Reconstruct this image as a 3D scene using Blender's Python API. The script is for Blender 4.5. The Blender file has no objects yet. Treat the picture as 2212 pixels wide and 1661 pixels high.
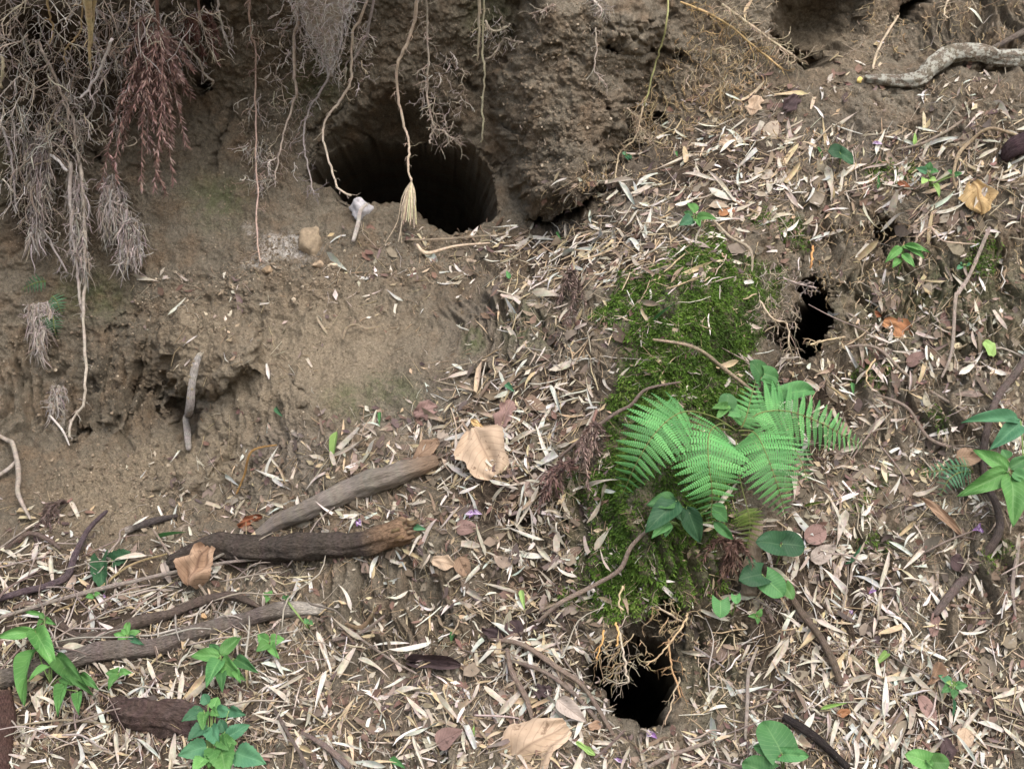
import bpy, math, random
import numpy as np
from mathutils import Vector, Matrix
random.seed(11); rng = np.random.default_rng(11)
C = bpy.context.scene.collection
S = bpy.context.scene
W, H, F = 2212.0, 1661.0, 2615.0          # layout units: the photograph at 2212 x 1661
PITCH = math.radians(6)

# ------------------------------------------------------------------ camera, sky, sun, exposure
cd = bpy.data.cameras.new('camera'); cam = bpy.data.objects.new('camera', cd); C.objects.link(cam)
cd.sensor_width = 36; cd.lens = 36*F/W; cd.clip_start = .02; cd.clip_end = 300
cam.location = (0, 0, 0); cam.rotation_euler = (math.pi/2-PITCH, 0, 0); S.camera = cam
world = bpy.data.worlds.new('World'); S.world = world; world.use_nodes = True
wn = world.node_tree.nodes; wl = world.node_tree.links
bg = wn['Background']; sky = wn.new('ShaderNodeTexSky'); sky.sky_type = 'NISHITA'; sky.sun_disc = False
SUN_EL, SUN_AZ = 52, 158                    # azimuth from +Y clockwise
sky.sun_elevation = math.radians(SUN_EL); sky.sun_rotation = math.radians(SUN_AZ)
sky.air_density = 1.0; sky.dust_density = 5.0; sky.ozone_density = 0.6
hs = wn.new('ShaderNodeHueSaturation'); hs.inputs['Saturation'].default_value = 0.8
wl.new(sky.outputs[0], hs.inputs['Color']); wl.new(hs.outputs[0], bg.inputs['Color'])
bg.inputs['Strength'].default_value = 0.15
sl = bpy.data.lights.new('sun', 'SUN'); sl.energy = 0.65; sl.angle = math.radians(60); sl.color = (1, .985, .965)
so = bpy.data.objects.new('sun', sl); C.objects.link(so)
az, el = math.radians(SUN_AZ), math.radians(SUN_EL)
sd = Vector((math.sin(az)*math.cos(el), math.cos(az)*math.cos(el), math.sin(el)))
so.rotation_euler = sd.to_track_quat('Z', 'Y').to_euler()
S.view_settings.view_transform = 'Standard'; S.view_settings.look = 'None'; S.view_settings.gamma = 1
S.view_settings.use_curve_mapping = False; S.view_settings.exposure = 1.13

# ------------------------------------------------------------------ numeric helpers
OFF = {1:(0,0),2:(535.7,0),3:(1080,0),4:(1624.4,0),5:(0,535.7),6:(535.7,535.7),7:(1080,535.7),8:(1624.4,535.7),
       9:(0,1073.2),10:(535.7,1073.2),11:(1080,1073.2),12:(1624.4,1073.2)}
K = 0.3537
def T(n, *xy):                             # points of detail sheet n -> layout units
    o = OFF[n]; r = [(o[0]+K*xy[i], o[1]+K*xy[i+1]) for i in range(0, len(xy), 2)]
    return r if len(r) > 1 else r[0]
def poly(*xy): return [(xy[i], xy[i+1]) for i in range(0, len(xy), 2)]
cp, sp = math.cos(PITCH), math.sin(PITCH)
def rays(U, V):
    a = (np.asarray(U, float)-W/2)/F; b = -(np.asarray(V, float)-H/2)/F
    return np.stack([a, cp+b*sp, -sp+b*cp], -1)
def on_ray(U, V, Y):
    d = rays(U, V); return d*(np.asarray(Y)/d[..., 1])[..., None]
def h32(ix, iy, iz, seed):
    h = (ix.astype(np.int64)*374761393 + iy.astype(np.int64)*668265263 + iz.astype(np.int64)*2147483647 + seed*974634541) & 0xffffffff
    h = ((h ^ (h >> 13))*1274126177) & 0xffffffff
    h = ((h ^ (h >> 15))*2246822519) & 0xffffffff
    return (h ^ (h >> 16)) & 0xffffffff
GR = np.array([(1,1,0),(-1,1,0),(1,-1,0),(-1,-1,0),(1,0,1),(-1,0,1),(1,0,-1),(-1,0,-1),(0,1,1),(0,-1,1),(0,1,-1),(0,-1,-1)], float)
def perlin(p, seed=0):
    i = np.floor(p).astype(np.int64); f = p-i; w = f*f*f*(f*(f*6-15)+10); r = 0
    for dx in (0, 1):
        for dy in (0, 1):
            for dz in (0, 1):
                g = GR[h32(i[..., 0]+dx, i[..., 1]+dy, i[..., 2]+dz, seed) % 12]
                d = g[..., 0]*(f[..., 0]-dx)+g[..., 1]*(f[..., 1]-dy)+g[..., 2]*(f[..., 2]-dz)
                r = r + d*(w[..., 0] if dx else 1-w[..., 0])*(w[..., 1] if dy else 1-w[..., 1])*(w[..., 2] if dz else 1-w[..., 2])
    return r
def fbm(p, sc, octs=3, seed=0, gain=.5):
    r = 0; a = 1
    for o in range(octs): r = r + a*perlin(p*sc*2.03**o, seed+o); a *= gain
    return r
def worley(x, y, seed=0):
    ix = np.floor(x).astype(np.int64); iy = np.floor(y).astype(np.int64); best = np.full(x.shape, 9.0); zz = np.zeros_like(ix)
    for dx in (-1, 0, 1):
        for dy in (-1, 0, 1):
            a = h32(ix+dx, iy+dy, zz, seed); px = ix+dx+(a & 1023)/1023.; py = iy+dy+((a >> 10) & 1023)/1023.
            best = np.minimum(best, (px-x)**2+(py-y)**2)
    return np.sqrt(best)
def sst(a, b, x): t = np.clip((x-a)/(b-a), 0, 1); return t*t*(3-2*t)
def sdf(pl, U, V):                         # > 0 inside, layout units
    d = np.full(U.shape, 1e9); ins = np.zeros(U.shape, bool); n = len(pl)
    for i in range(n):
        ax, ay = pl[i]; bx, by = pl[(i+1) % n]
        ex, ey = bx-ax, by-ay; t = np.clip(((U-ax)*ex+(V-ay)*ey)/(ex*ex+ey*ey+1e-9), 0, 1)
        d = np.minimum(d, (U-ax-t*ex)**2+(V-ay-t*ey)**2)
        c = (ay > V) != (by > V)
        ins ^= c & (U < ex*(V-ay)/(ey if abs(ey) > 1e-9 else 1e-9)+ax)
    return np.where(ins, 1, -1)*np.sqrt(d)
def sdl(pl, U, V):                         # distance to a polyline
    d = np.full(U.shape, 1e9)
    for i in range(len(pl)-1):
        ax, ay = pl[i]; bx, by = pl[i+1]; ex, ey = bx-ax, by-ay
        t = np.clip(((U-ax)*ex+(V-ay)*ey)/(ex*ex+ey*ey+1e-9), 0, 1)
        d = np.minimum(d, (U-ax-t*ex)**2+(V-ay-t*ey)**2)
    return np.sqrt(d)

# ------------------------------------------------------------------ the lie of the bank (distance of each spot)
CP = [(0,1661,1.98),(500,1661,1.98),(1000,1661,1.98),(1600,1661,2.0),(2212,1661,2.02),(0,1480,2.16),(500,1480,2.14),(1000,1480,2.12),(1250,1500,2.10),
 (1500,1500,2.12),(1800,1480,2.10),(2150,1450,2.15),(0,1300,2.42),(300,1250,2.46),(600,1230,2.40),(900,1250,2.28),(1100,1250,2.24),(1380,1280,2.16),
 (1560,1300,2.20),(1850,1250,2.26),(2150,1250,2.28),(0,1130,2.74),(150,1100,2.76),(350,1030,2.78),(480,1030,2.66),(650,1050,2.52),(900,1030,2.40),
 (1100,1000,2.34),(1300,1020,2.28),(1430,1050,2.22),(1600,1000,2.28),(1800,1000,2.38),(2000,1000,2.42),(2180,1000,2.42),(0,900,2.98),(200,900,2.98),
 (420,900,2.84),(600,850,2.64),(850,800,2.62),(1050,800,2.50),(1250,780,2.42),(1450,800,2.34),(1600,780,2.40),(1800,800,2.56),(2000,780,2.56),(2190,780,2.55),
 (0,650,3.06),(200,650,3.08),(400,640,2.98),(600,640,2.86),(850,620,2.80),(1050,600,2.72),(1250,600,2.58),(1500,600,2.44),(1620,620,2.50),(1780,600,2.66),
 (1950,600,2.66),(2190,600,2.64),(0,400,3.06),(200,400,3.08),(400,400,3.08),(560,460,3.02),(700,440,3.0),(850,520,2.92),(1050,520,2.90),(1180,520,2.82),
 (1400,470,2.64),(1600,430,2.64),(1800,400,2.74),(2000,400,2.76),(2190,400,2.72),(0,200,3.0),(250,200,3.06),(450,200,3.10),(650,250,3.06),(850,150,2.98),
 (1050,150,3.0),(1250,250,2.98),(1430,300,2.86),(1560,280,2.80),(1700,200,2.86),(1900,230,2.84),(2100,200,2.84),(0,0,2.86),(300,0,2.88),(600,0,2.90),
 (900,0,2.88),(1200,0,2.94),(1500,30,2.92),(1700,60,2.98),(1900,60,3.06),(2100,50,2.98),(2212,0,3.0),
 (-600,-500,2.5),(0,-180,2.6),(450,-180,2.64),(900,-180,2.7),(1400,-200,2.86),(1900,-200,3.04),(2300,-200,3.06),(300,-500,2.45),(900,-500,2.56),(1500,-500,2.9),(2200,-500,3.1),(2800,-500,3.1),
 (-600,300,2.95),(-600,900,2.9),(-600,1300,2.5),(-600,1661,2.0),(2800,300,2.75),(2800,900,2.5),(2800,1300,2.2),(2800,1661,2.0),
 (-600,2300,1.55),(300,2300,1.55),(1100,2300,1.55),(1900,2300,1.55),(2800,2300,1.55)]
cpa = np.array(CP); cx = cpa[:, :2]/1000.
def tk(d2): return .5*d2*np.log(d2+1e-12)
A = tk(((cx[:, None]-cx[None])**2).sum(-1)); n_ = len(cx); A[np.diag_indices(n_)] += 0.004
Pm = np.c_[np.ones(n_), cx]; M_ = np.block([[A, Pm], [Pm.T, np.zeros((3, 3))]])
sol = np.linalg.solve(M_, np.r_[cpa[:, 2], 0, 0, 0])
def ybase(U, V):
    u = np.clip(np.asarray(U, float), -600, 2800)/1000.; v = np.clip(np.asarray(V, float), -500, 2300)/1000.
    r = sol[n_]+sol[n_+1]*u+sol[n_+2]*v
    for i in range(n_): r = r+sol[i]*tk((u-cx[i, 0])**2+(v-cx[i, 1])**2)
    return r

st = 2.7
def axis(lo, a, b, hi):
    m = np.arange(a, b+.1, st); out = []; x = b; s = st
    while x < hi: s *= 1.1; x += s; out.append(x)
    o2 = []; x = a; s = st
    while x > lo: s *= 1.1; x -= s; o2.append(x)
    return np.r_[o2[::-1], m, out]
UA = axis(-6500, -30, 2242, 8500); VA = axis(-900, -30, 1691, 2900)
UU, VV = np.meshgrid(UA, VA); NU, NV = len(UA), len(VA)
Y = ybase(UU, VV)
P0 = on_ray(UU, VV, Y)
wob = perlin(P0*9, 50); wob2 = perlin(P0*28, 51); wob3 = perlin(P0*70, 52)
UW = UU+18*wob+9*wob2; VW = VV+18*perlin(P0*9+31, 53)+9*perlin(P0*28+7, 54)

# lumps that stand forward of the bank
BOULDER = poly(1105,25,1088,110,1052,165,1062,250,1078,330,1095,420,1140,478,1200,474,1258,452,1306,400,1338,330,1368,258,1392,190,1415,110,1440,50,1420,-60,1120,-60)
BLOCK = poly(330,765,342,700,392,664,470,655,560,700,560,800,500,840,452,858,410,860,358,838)
SLAB = T(3, 640,240, 720,90, 940,60, 1050,130, 1200,330, 1030,345, 800,320, 720,280)
lump = np.zeros_like(Y)
s = sdf(BOULDER, UW, VW); lump += .21*(1-np.exp(-np.maximum(s, 0)/38))
sB = s
s = sdf(BLOCK, UW, VW); lump += .095*(1-np.exp(-np.maximum(s, 0)/22)); sK = s
s = sdf(SLAB, UW, VW); lump += .025*sst(0, 14, s)
s = sdf(poly(160,690,240,640,330,680,350,780,330,900,250,960,180,930,150,820), UW, VW); lump += .03*sst(0, 60, s)
s = sdf(poly(400,975,450,930,480,965,470,1060,340,1090,300,1030), UW, VW); lump += .03*sst(0, 30, s)      # sand cone foot
for (a, b, r, h) in [(1230,300,70,.03),(1150,230,60,.03),(1290,200,60,.02),(1260,400,50,.03),(1180,90,70,.03),(60,160,45,.07),(1475,640,130,.05),(1440,800,120,.05),(1405,1000,120,.05),(1395,1180,110,.05),(295,830,55,-.035),(330,930,60,-.02),(700,620,80,.015),(560,600,60,.015)]:
    lump += h*np.exp(-(((UW-a)**2+(VW-b)**2)/(r*r)))
Yl = Y-lump
P = on_ray(UU, VV, Yl)

# burrows: a rough mouth and a tunnel that runs back into the bank
HOLES = [  # mouth outline, depth, softness, direction
 (poly(660,372,690,312,738,264,798,208,850,184,905,188,957,228,1002,287,1050,352,1067,420,1068,472,1030,492,942,504,900,484,860,452,800,440,740,430,690,402), .3, 58, (.05,1,.0), 'a'),
 (poly(666,374,700,330,752,297,800,288,860,294,920,304,1005,304,1042,348,1062,395,1066,470,1030,489,948,499,925,476,890,444,850,432,800,435,745,426,700,403,676,388), 1.15, 15, (-.06,1,-.12), 'a'),
 (T(11, 505,1030, 560,950, 680,880, 800,800, 880,720, 950,640, 1060,600, 1120,620, 1140,700, 1125,850, 1115,1000, 1130,1130, 1110,1250, 1060,1330, 1050,1440, 960,1440, 850,1430, 760,1370, 680,1290, 610,1200, 560,1100), .15, 18, (0,1,-.1), 'b'),
 (T(11, 520,1030, 600,965, 790,945, 900,965, 1000,945, 1090,1000, 1115,1100, 1100,1230, 1055,1320, 1045,1430, 900,1430, 770,1360, 690,1280, 620,1190, 560,1100), 1.2, 8, (.08,1,-.5), 'b'),
 (T(8, 60,540, 100,470, 230,450, 290,350, 335,220, 380,165, 425,180, 455,260, 495,370, 505,450, 475,520, 435,600, 385,680, 290,700, 235,640, 120,590), 1.0, 9, (.3,1,-.12), 'c'),
 (T(4, 100,-200, 95,180, 170,320, 230,395, 330,420, 430,408, 530,368, 610,300, 700,215, 750,110, 770,-200), .34, 70, (0,1,.06), 'd'),
 (T(4, 110,165, 200,120, 290,170, 320,240, 430,265, 490,315, 525,352, 430,403, 310,413, 225,388, 160,290), 1.1, 10, (-.1,1,.0), 'd'),
 (T(4, 880,130, 915,40, 1000,0, 1110,-40, 1100,20, 1050,70, 960,112), .3, 10, (0,1,.2), None),
 (T(4, 785,1350, 835,1335, 905,1385, 915,1435, 865,1465, 805,1510, 780,1450), .16, 7, (0,1,-.2), None),
 (T(1, 1190,470, 1250,450, 1300,500, 1290,550, 1230,570, 1190,530), .2, 8, (0,1,0), None),
 (T(1, 1190,-40, 1330,-40, 1340,70, 1270,130, 1200,70), .3, 12, (0,1,.1), None),
 (T(3, 625,225, 690,250, 775,320, 740,345, 650,325), .14, 7, (0,1,.2), None),
 (T(3, 1030,345, 1130,310, 1215,300, 1215,380, 1170,375, 1120,340, 1045,372), .14, 7, (0,1,.1), None),
 (T(3, 170,1290, 300,1335, 480,1250, 590,1185, 690,1060, 660,1180, 570,1290, 440,1370, 300,1402, 210,1405), .32, 10, (0,1,.25), None),
 (T(3, 840,760, 900,690, 1000,680, 1015,740, 930,800, 880,900, 830,920), .2, 9, (0,1,.1), None),
 (poly(352,852,418,872,442,890,428,950,384,962,362,920), .13, 12, (0,1,0), None),
 (T(5, 440,1105, 560,1110, 550,1140, 460,1145), .08, 6, (0,1,.2), None),
 (T(5, 930,880, 1010,900, 1060,940, 1010,950, 950,920), .06, 6, (0,1,.1), None),
 (T(11, 60,175, 160,130, 190,150, 110,200), .06, 6, (0,1,.1), None),
 (T(6, 1340,780, 1420,735, 1480,745, 1380,800), .05, 6, (0,1,.1), None),
 (T(1, 130,190, 240,150, 260,330, 120,420, 40,380), .12, 20, (0,1,.1), None),
 (T(1, 530,900, 620,880, 640,1000, 560,1010), .1, 10, (0,1,.1), None),
]
hm = np.zeros_like(Y); tag_h = np.zeros(Y.shape, np.int8); edge = np.zeros_like(Y)
for pl, dep, soft, dr, key in HOLES:
    xs = [q[0] for q in pl]; ys = [q[1] for q in pl]
    m = (UU > min(xs)-60) & (UU < max(xs)+60) & (VV > min(ys)-60) & (VV < max(ys)+60)
    uw = UU[m]+4*wob2[m]+2.5*wob3[m]; vw = VV[m]+4*perlin(P0[m]*28+7, 54)+2.5*perlin(P0[m]*70+3, 55)
    s = sdf(pl, uw, vw)
    d = dep*(1-np.exp(-np.maximum(s, 0)/soft)) if soft < 30 else dep*(1-np.exp(-np.maximum(s, 0)/soft))
    dv = np.array(dr); dv = dv/np.linalg.norm(dv)
    P[m] += d[:, None]*dv
    hm[m] += d
    if key: tag_h[m] = np.where(s > 3, 'abcd'.index(key)+1, tag_h[m])
# keep the divider of the big burrow: a floor that climbs forward between the two tunnels

# cracks
for pl, w, dep in [(T(1, 1420,690, 1380,780, 1310,870, 1270,1010), 4, .02), (T(1, 1500,820, 1480,930), 3, .012), (T(1, 1150,880, 1250,840), 3, .012), (T(1, 1390,870, 1660,885), 3, .012),
  (T(2, 1200,420, 1290,430, 1370,540), 4, .025), (T(3, 810,240, 900,140, 1050,80), 4, .02), (T(2, 380,780, 620,640, 760,520), 4, .02), (T(3, 80,0, 90,120, 50,170), 4, .03),
  (T(2, 1400,930, 1560,1060, 1640,1200), 4, .02), (T(3, 590,560, 640,640, 660,820, 560,880), 4, .015), (T(3, 0,740, 140,800, 150,860), 6, .04), (T(5, 630,490, 750,480), 4, .015),
  (T(6, 250,810, 320,880, 390,920), 4, .012), (T(6, 310,980, 380,980), 4, .01), (T(8, 500,270, 560,230, 620,270), 5, .02), (T(5, 690,420, 760,410, 870,400), 3, .01),
  (T(3, 500,1200, 620,1120), 4, .02), (T(4, 700,560, 800,590, 900,550), 4, .012), (T(4, 1120,480, 1200,440, 1400,430, 1660,440), 7, .03)]:
    xs = [q[0] for q in pl]; ys = [q[1] for q in pl]
    m = (UU > min(xs)-50) & (UU < max(xs)+50) & (VV > min(ys)-50) & (VV < max(ys)+50)
    s = sdl(pl, UW[m]+3*wob3[m], VW[m]+3*wob3[m])
    P[m] += (dep*np.exp(-(s/w)**2))[:, None]*np.array((0, .95, -.1))

PS = P.copy()                                # smooth lie, used to lay things on
def normals(Q):
    gu = np.gradient(Q, axis=1); gv = np.gradient(Q, axis=0); n = np.cross(gu, gv)
    n /= np.linalg.norm(n, axis=-1, keepdims=True)+1e-12
    return np.where((n[..., 1:2] > 0) , -n, n) if False else n
NS = normals(PS)
if NS[NV//2, NU//2, 1] > 0: NS = -NS
def zone(*els):                                 # soft union of ellipses (u, v, ru, rv)
    r = np.zeros_like(Y)
    for (a, b, ra, rb) in els: r = np.maximum(r, np.exp(-(((UW-a)/ra)**2+((VW-b)/rb)**2)**1.5))
    return r
# fine relief
fade = 1-.75*sst(.05, .5, hm)
groove = zone((1990,610,340,150),(1950,870,250,120),(1780,560,120,130),(830,1330,220,150),(950,1600,200,80),(1225,1180,100,150),(1545,1340,90,170),(2120,760,110,150),(2110,1300,140,150),(2150,70,150,90),(1900,1250,120,150),(250,850,160,120),(1100,680,130,120),(60,850,90,120),(1430,1220,160,100),(550,950,80,120))
clod = zone((1230,240,170,260),(400,780,110,110),(650,640,260,90),(600,120,280,200),(2050,280,200,90),(250,1050,160,70),(1500,170,120,130),(200,850,160,90),(950,170,160,130))
x3 = P0
bil = np.abs(perlin(x3*26, 33)); bil2 = np.abs(perlin(x3*62, 34))
dsp = .018*fbm(x3, 6.5, 2, 1)+.010*fbm(x3, 18, 2, 5)+.006*perlin(x3*48, 9)+.010*(bil-.2)+.006*(bil2-.2)
fine = perlin(x3*110, 12); fine2 = perlin(x3*220, 14)
dsp += .0042*fine+.0022*fine2
apron = np.clip(zone((440,740,110,90),(820,780,280,170),(350,520,260,120),(650,880,180,120)), 0, 1); dsp -= apron*.75*(.010*(bil-.2)+.006*(bil2-.2)+.006*perlin(x3*48, 9)+.002*fine)
pit = (1-.85*apron)*sst(.28, .5, perlin(x3*34+9, 41)); dsp -= .012*pit*(.35+.65*sst(-.1, .25, perlin(x3*5, 42)))
g1 = perlin(np.stack([x3[..., 0]*34+2*wob, x3[..., 1]*6, x3[..., 2]*4.5], -1), 20); g2 = perlin(np.stack([x3[..., 0]*80+3*wob, x3[..., 1]*10, x3[..., 2]*9], -1), 21)
dsp += groove*(.016*g1+.011*g2-.040*sst(.10, .30, g1)-.022*sst(.14, .34, g2)+.006*perlin(np.stack([x3[..., 0]*150, x3[..., 1]*30, x3[..., 2]*22], -1), 22))
wy = worley(x3[..., 0]*30+2*wob2, x3[..., 2]*30+x3[..., 1]*12+wob, 3); wy2 = worley(x3[..., 0]*75+wob3, x3[..., 2]*75+x3[..., 1]*25, 4)
dsp += clod*(.013*(.5-wy)+.009*(.5-wy2)+.006*np.maximum(perlin(x3*60, 31), 0))
dsp += (1-clod)*(1-.6*apron)*.0045*(.5-wy2)
rough_top = zone((150,150,260,260))
dsp += rough_top*.05*fbm(x3, 9, 2, 70)
P = P+NS*(dsp*fade)[..., None]
zmin = -1.34
P[..., 2] = np.maximum(P[..., 2], zmin+.03*perlin(P0*4, 90))
Pg = P; NG = normals(P)
if NG[NV//2, NU//2, 1] > 0: NG = -NG

def lookup(arr, U, V):
    fi = np.interp(V, VA, np.arange(NV)); fj = np.interp(U, UA, np.arange(NU))
    i = np.clip(np.floor(fi).astype(int), 0, NV-2); j = np.clip(np.floor(fj).astype(int), 0, NU-2); a = fi-i; b = fj-j
    if arr.ndim == 3: a = np.asarray(a)[..., None]; b = np.asarray(b)[..., None]
    return arr[i, j]*(1-a)*(1-b)+arr[i+1, j]*a*(1-b)+arr[i, j+1]*(1-a)*b+arr[i+1, j+1]*a*b
def blur(a, k=5):
    for ax in (0, 1):
        for _ in range(2):
            c = np.cumsum(np.concatenate([np.repeat(a.take([0], ax), k, ax), a, np.repeat(a.take([-1], ax), k, ax)], ax), ax)
            n = a.shape[ax]
            a = (c.take(range(2*k, 2*k+n), ax)-np.concatenate([np.zeros_like(c.take([0], ax)), c], ax).take(range(0, n), ax))/(2*k+1)
    return a
PB = blur(P, 4); NB = normals(PB)            # gently smoothed true surface, for laying leaves on
if NB[NV//2, NU//2, 1] > 0: NB = -NB
def surf(u, v): return Vector(lookup(Pg, u, v)), Vector(lookup(NB, u, v)).normalized()
def frame(u, v, ang):
    e = 5.0; c, s_ = math.cos(math.radians(ang)), math.sin(math.radians(ang))
    p, n = surf(u, v)
    t = Vector(lookup(PB, u+e*c, v-e*s_))-Vector(lookup(PB, u-e*c, v+e*s_))
    t = (t-n*t.dot(n)).normalized()
    return p, t, n.cross(t), n
def mpp(u, v): return float(ybase(u, v))/F   # metres per layout unit there
def at(u, v, off=0.0):                       # a spot `off` metres in front of the bank face
    return Vector(on_ray(u, v, float(lookup(Yl, u, v))-off))

# ------------------------------------------------------------------ materials
def nt(name):
    m = bpy.data.materials.new(name); m.use_nodes = True; t = m.node_tree
    return m, t.nodes, t.links, t.nodes['Principled BSDF']
def noise(N, L, sc, det=4, vec=None, rough=.6):
    n = N.new('ShaderNodeTexNoise'); n.inputs['Scale'].default_value = sc; n.inputs['Detail'].default_value = det; n.inputs['Roughness'].default_value = rough
    if vec: L.new(vec, n.inputs['Vector'])
    return n.outputs['Fac']
def mixc(N, L, fac, a, b, mode='MIX'):
    n = N.new('ShaderNodeMix'); n.data_type = 'RGBA'; n.blend_type = mode
    for sck, v in ((n.inputs[0], fac), (n.inputs[6], a), (n.inputs[7], b)):
        if isinstance(v, (int, float)): sck.default_value = v
        elif isinstance(v, tuple): sck.default_value = v+(1,) if len(v) == 3 else v
        else: L.new(v, sck)
    return n.outputs[2]
def ramp(N, L, f, lo, hi, a=0., b=1.):
    n = N.new('ShaderNodeMapRange'); L.new(f, n.inputs[0])
    for i, v in enumerate((lo, hi, a, b)): n.inputs[i+1].default_value = v
    return n.outputs[0]
def math_(N, L, op, a, b):
    n = N.new('ShaderNodeMath'); n.operation = op
    for i, v in enumerate((a, b)):
        if isinstance(v, (int, float)): n.inputs[i].default_value = v
        else: L.new(v, n.inputs[i])
    return n.outputs[0]
def attr(N, nm, out='Fac'):
    n = N.new('ShaderNodeAttribute'); n.attribute_name = nm; return n.outputs[out]
def bump(N, L, hgt, st_, dist, prev=None):
    b = N.new('ShaderNodeBump'); b.inputs['Strength'].default_value = st_; b.inputs['Distance'].default_value = dist
    L.new(hgt, b.inputs['Height'])
    if prev: L.new(prev, b.inputs['Normal'])
    return b.outputs[0]
def soil_mat():
    m, N, L, B = nt('soil'); g = N.new('ShaderNodeNewGeometry').outputs['Position']
    c = mixc(N, L, ramp(N, L, noise(N, L, 3.2, 5, g), .35, .65), (.131, .113, .086), (.200, .174, .133))
    c = mixc(N, L, ramp(N, L, noise(N, L, 14, 4, g), .45, .72), c, (.165, .122, .082))
    c = mixc(N, L, attr(N, 'sand'), c, (.245, .202, .143))
    c = mixc(N, L, attr(N, 'grey'), c, (.17, .148, .122))
    gz = math_(N, L, 'MULTIPLY', attr(N, 'green'), ramp(N, L, noise(N, L, 38, 4, g), .3, .6))
    c = mixc(N, L, gz, c, (.075, .1, .035))
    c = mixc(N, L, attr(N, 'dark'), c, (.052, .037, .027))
    c = mixc(N, L, math_(N, L, 'MULTIPLY', attr(N, 'pale'), ramp(N, L, noise(N, L, 70, 5, g, .75), .4, .68)), c, (.62, .60, .57))
    f1 = noise(N, L, 150, 3, g, .7); f2 = noise(N, L, 420, 2, g, .7)
    gr = math_(N, L, 'ADD', math_(N, L, 'MULTIPLY', f1, .8), math_(N, L, 'MULTIPLY', f2, .9))
    v = ramp(N, L, gr, .55, 1.2, .42, 1.6)
    cb = N.new('ShaderNodeCombineColor'); [L.new(v, cb.inputs[i]) for i in range(3)]
    c = mixc(N, L, 1.0, c, cb.outputs[0], 'MULTIPLY')
    # small pale grit
    vo = N.new('ShaderNodeTexVoronoi'); vo.inputs['Scale'].default_value = 130; L.new(g, vo.inputs['Vector'])
    sp_ = math_(N, L, 'MULTIPLY', ramp(N, L, vo.outputs['Distance'], .1, .2, 1., 0.), ramp(N, L, noise(N, L, 60, 2, g), .56, .6))
    c = mixc(N, L, math_(N, L, 'MULTIPLY', sp_, .55), c, (.42, .34, .24))
    L.new(c, B.inputs['Base Color']); B.inputs['Roughness'].default_value = .95; B.inputs['Specular IOR Level'].default_value = .15
    b = bump(N, L, noise(N, L, 90, 5, g, .7), 1., .010); b = bump(N, L, f2, .8, .003, b); L.new(b, B.inputs['Normal'])
    return m
def col_mat(name, var=.5, nsc=60, rough=.8, trans=0., bsc=0, bst=.4, spec=.25, stretch=None, blotch=None):
    m, N, L, B = nt(name); tc = N.new('ShaderNodeTexCoord'); vec = tc.outputs['UV'] if stretch else N.new('ShaderNodeNewGeometry').outputs['Position']
    if stretch:
        mp = N.new('ShaderNodeMapping'); mp.inputs['Scale'].default_value = stretch; L.new(vec, mp.inputs['Vector']); vec = mp.outputs[0]
    v = ramp(N, L, noise(N, L, nsc, 4, vec, .65), .25, .75, 1-var, 1+var)
    cb = N.new('ShaderNodeCombineColor'); [L.new(v, cb.inputs[i]) for i in range(3)]
    c = mixc(N, L, 1.0, attr(N, 'Col', 'Color'), cb.outputs[0], 'MULTIPLY')
    if blotch:
        g = N.new('ShaderNodeNewGeometry').outputs['Position']
        c = mixc(N, L, ramp(N, L, noise(N, L, blotch[1], 4, g, .7), blotch[2], blotch[2]+.08), c, blotch[0])
    L.new(c, B.inputs['Base Color']); B.inputs['Roughness'].default_value = rough; B.inputs['Specular IOR Level'].default_value = spec
    if bsc:
        L.new(bump(N, L, noise(N, L, bsc, 5, vec, .75), bst, .012 if stretch else .004), B.inputs['Normal'])
    if trans:
        tr = N.new('ShaderNodeBsdfTranslucent'); L.new(c, tr.inputs['Color']); mx = N.new('ShaderNodeMixShader'); mx.inputs[0].default_value = trans
        L.new(B.outputs[0], mx.inputs[1]); L.new(tr.outputs[0], mx.inputs[2]); L.new(mx.outputs[0], N['Material Output'].inputs['Surface'])
    return m
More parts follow.
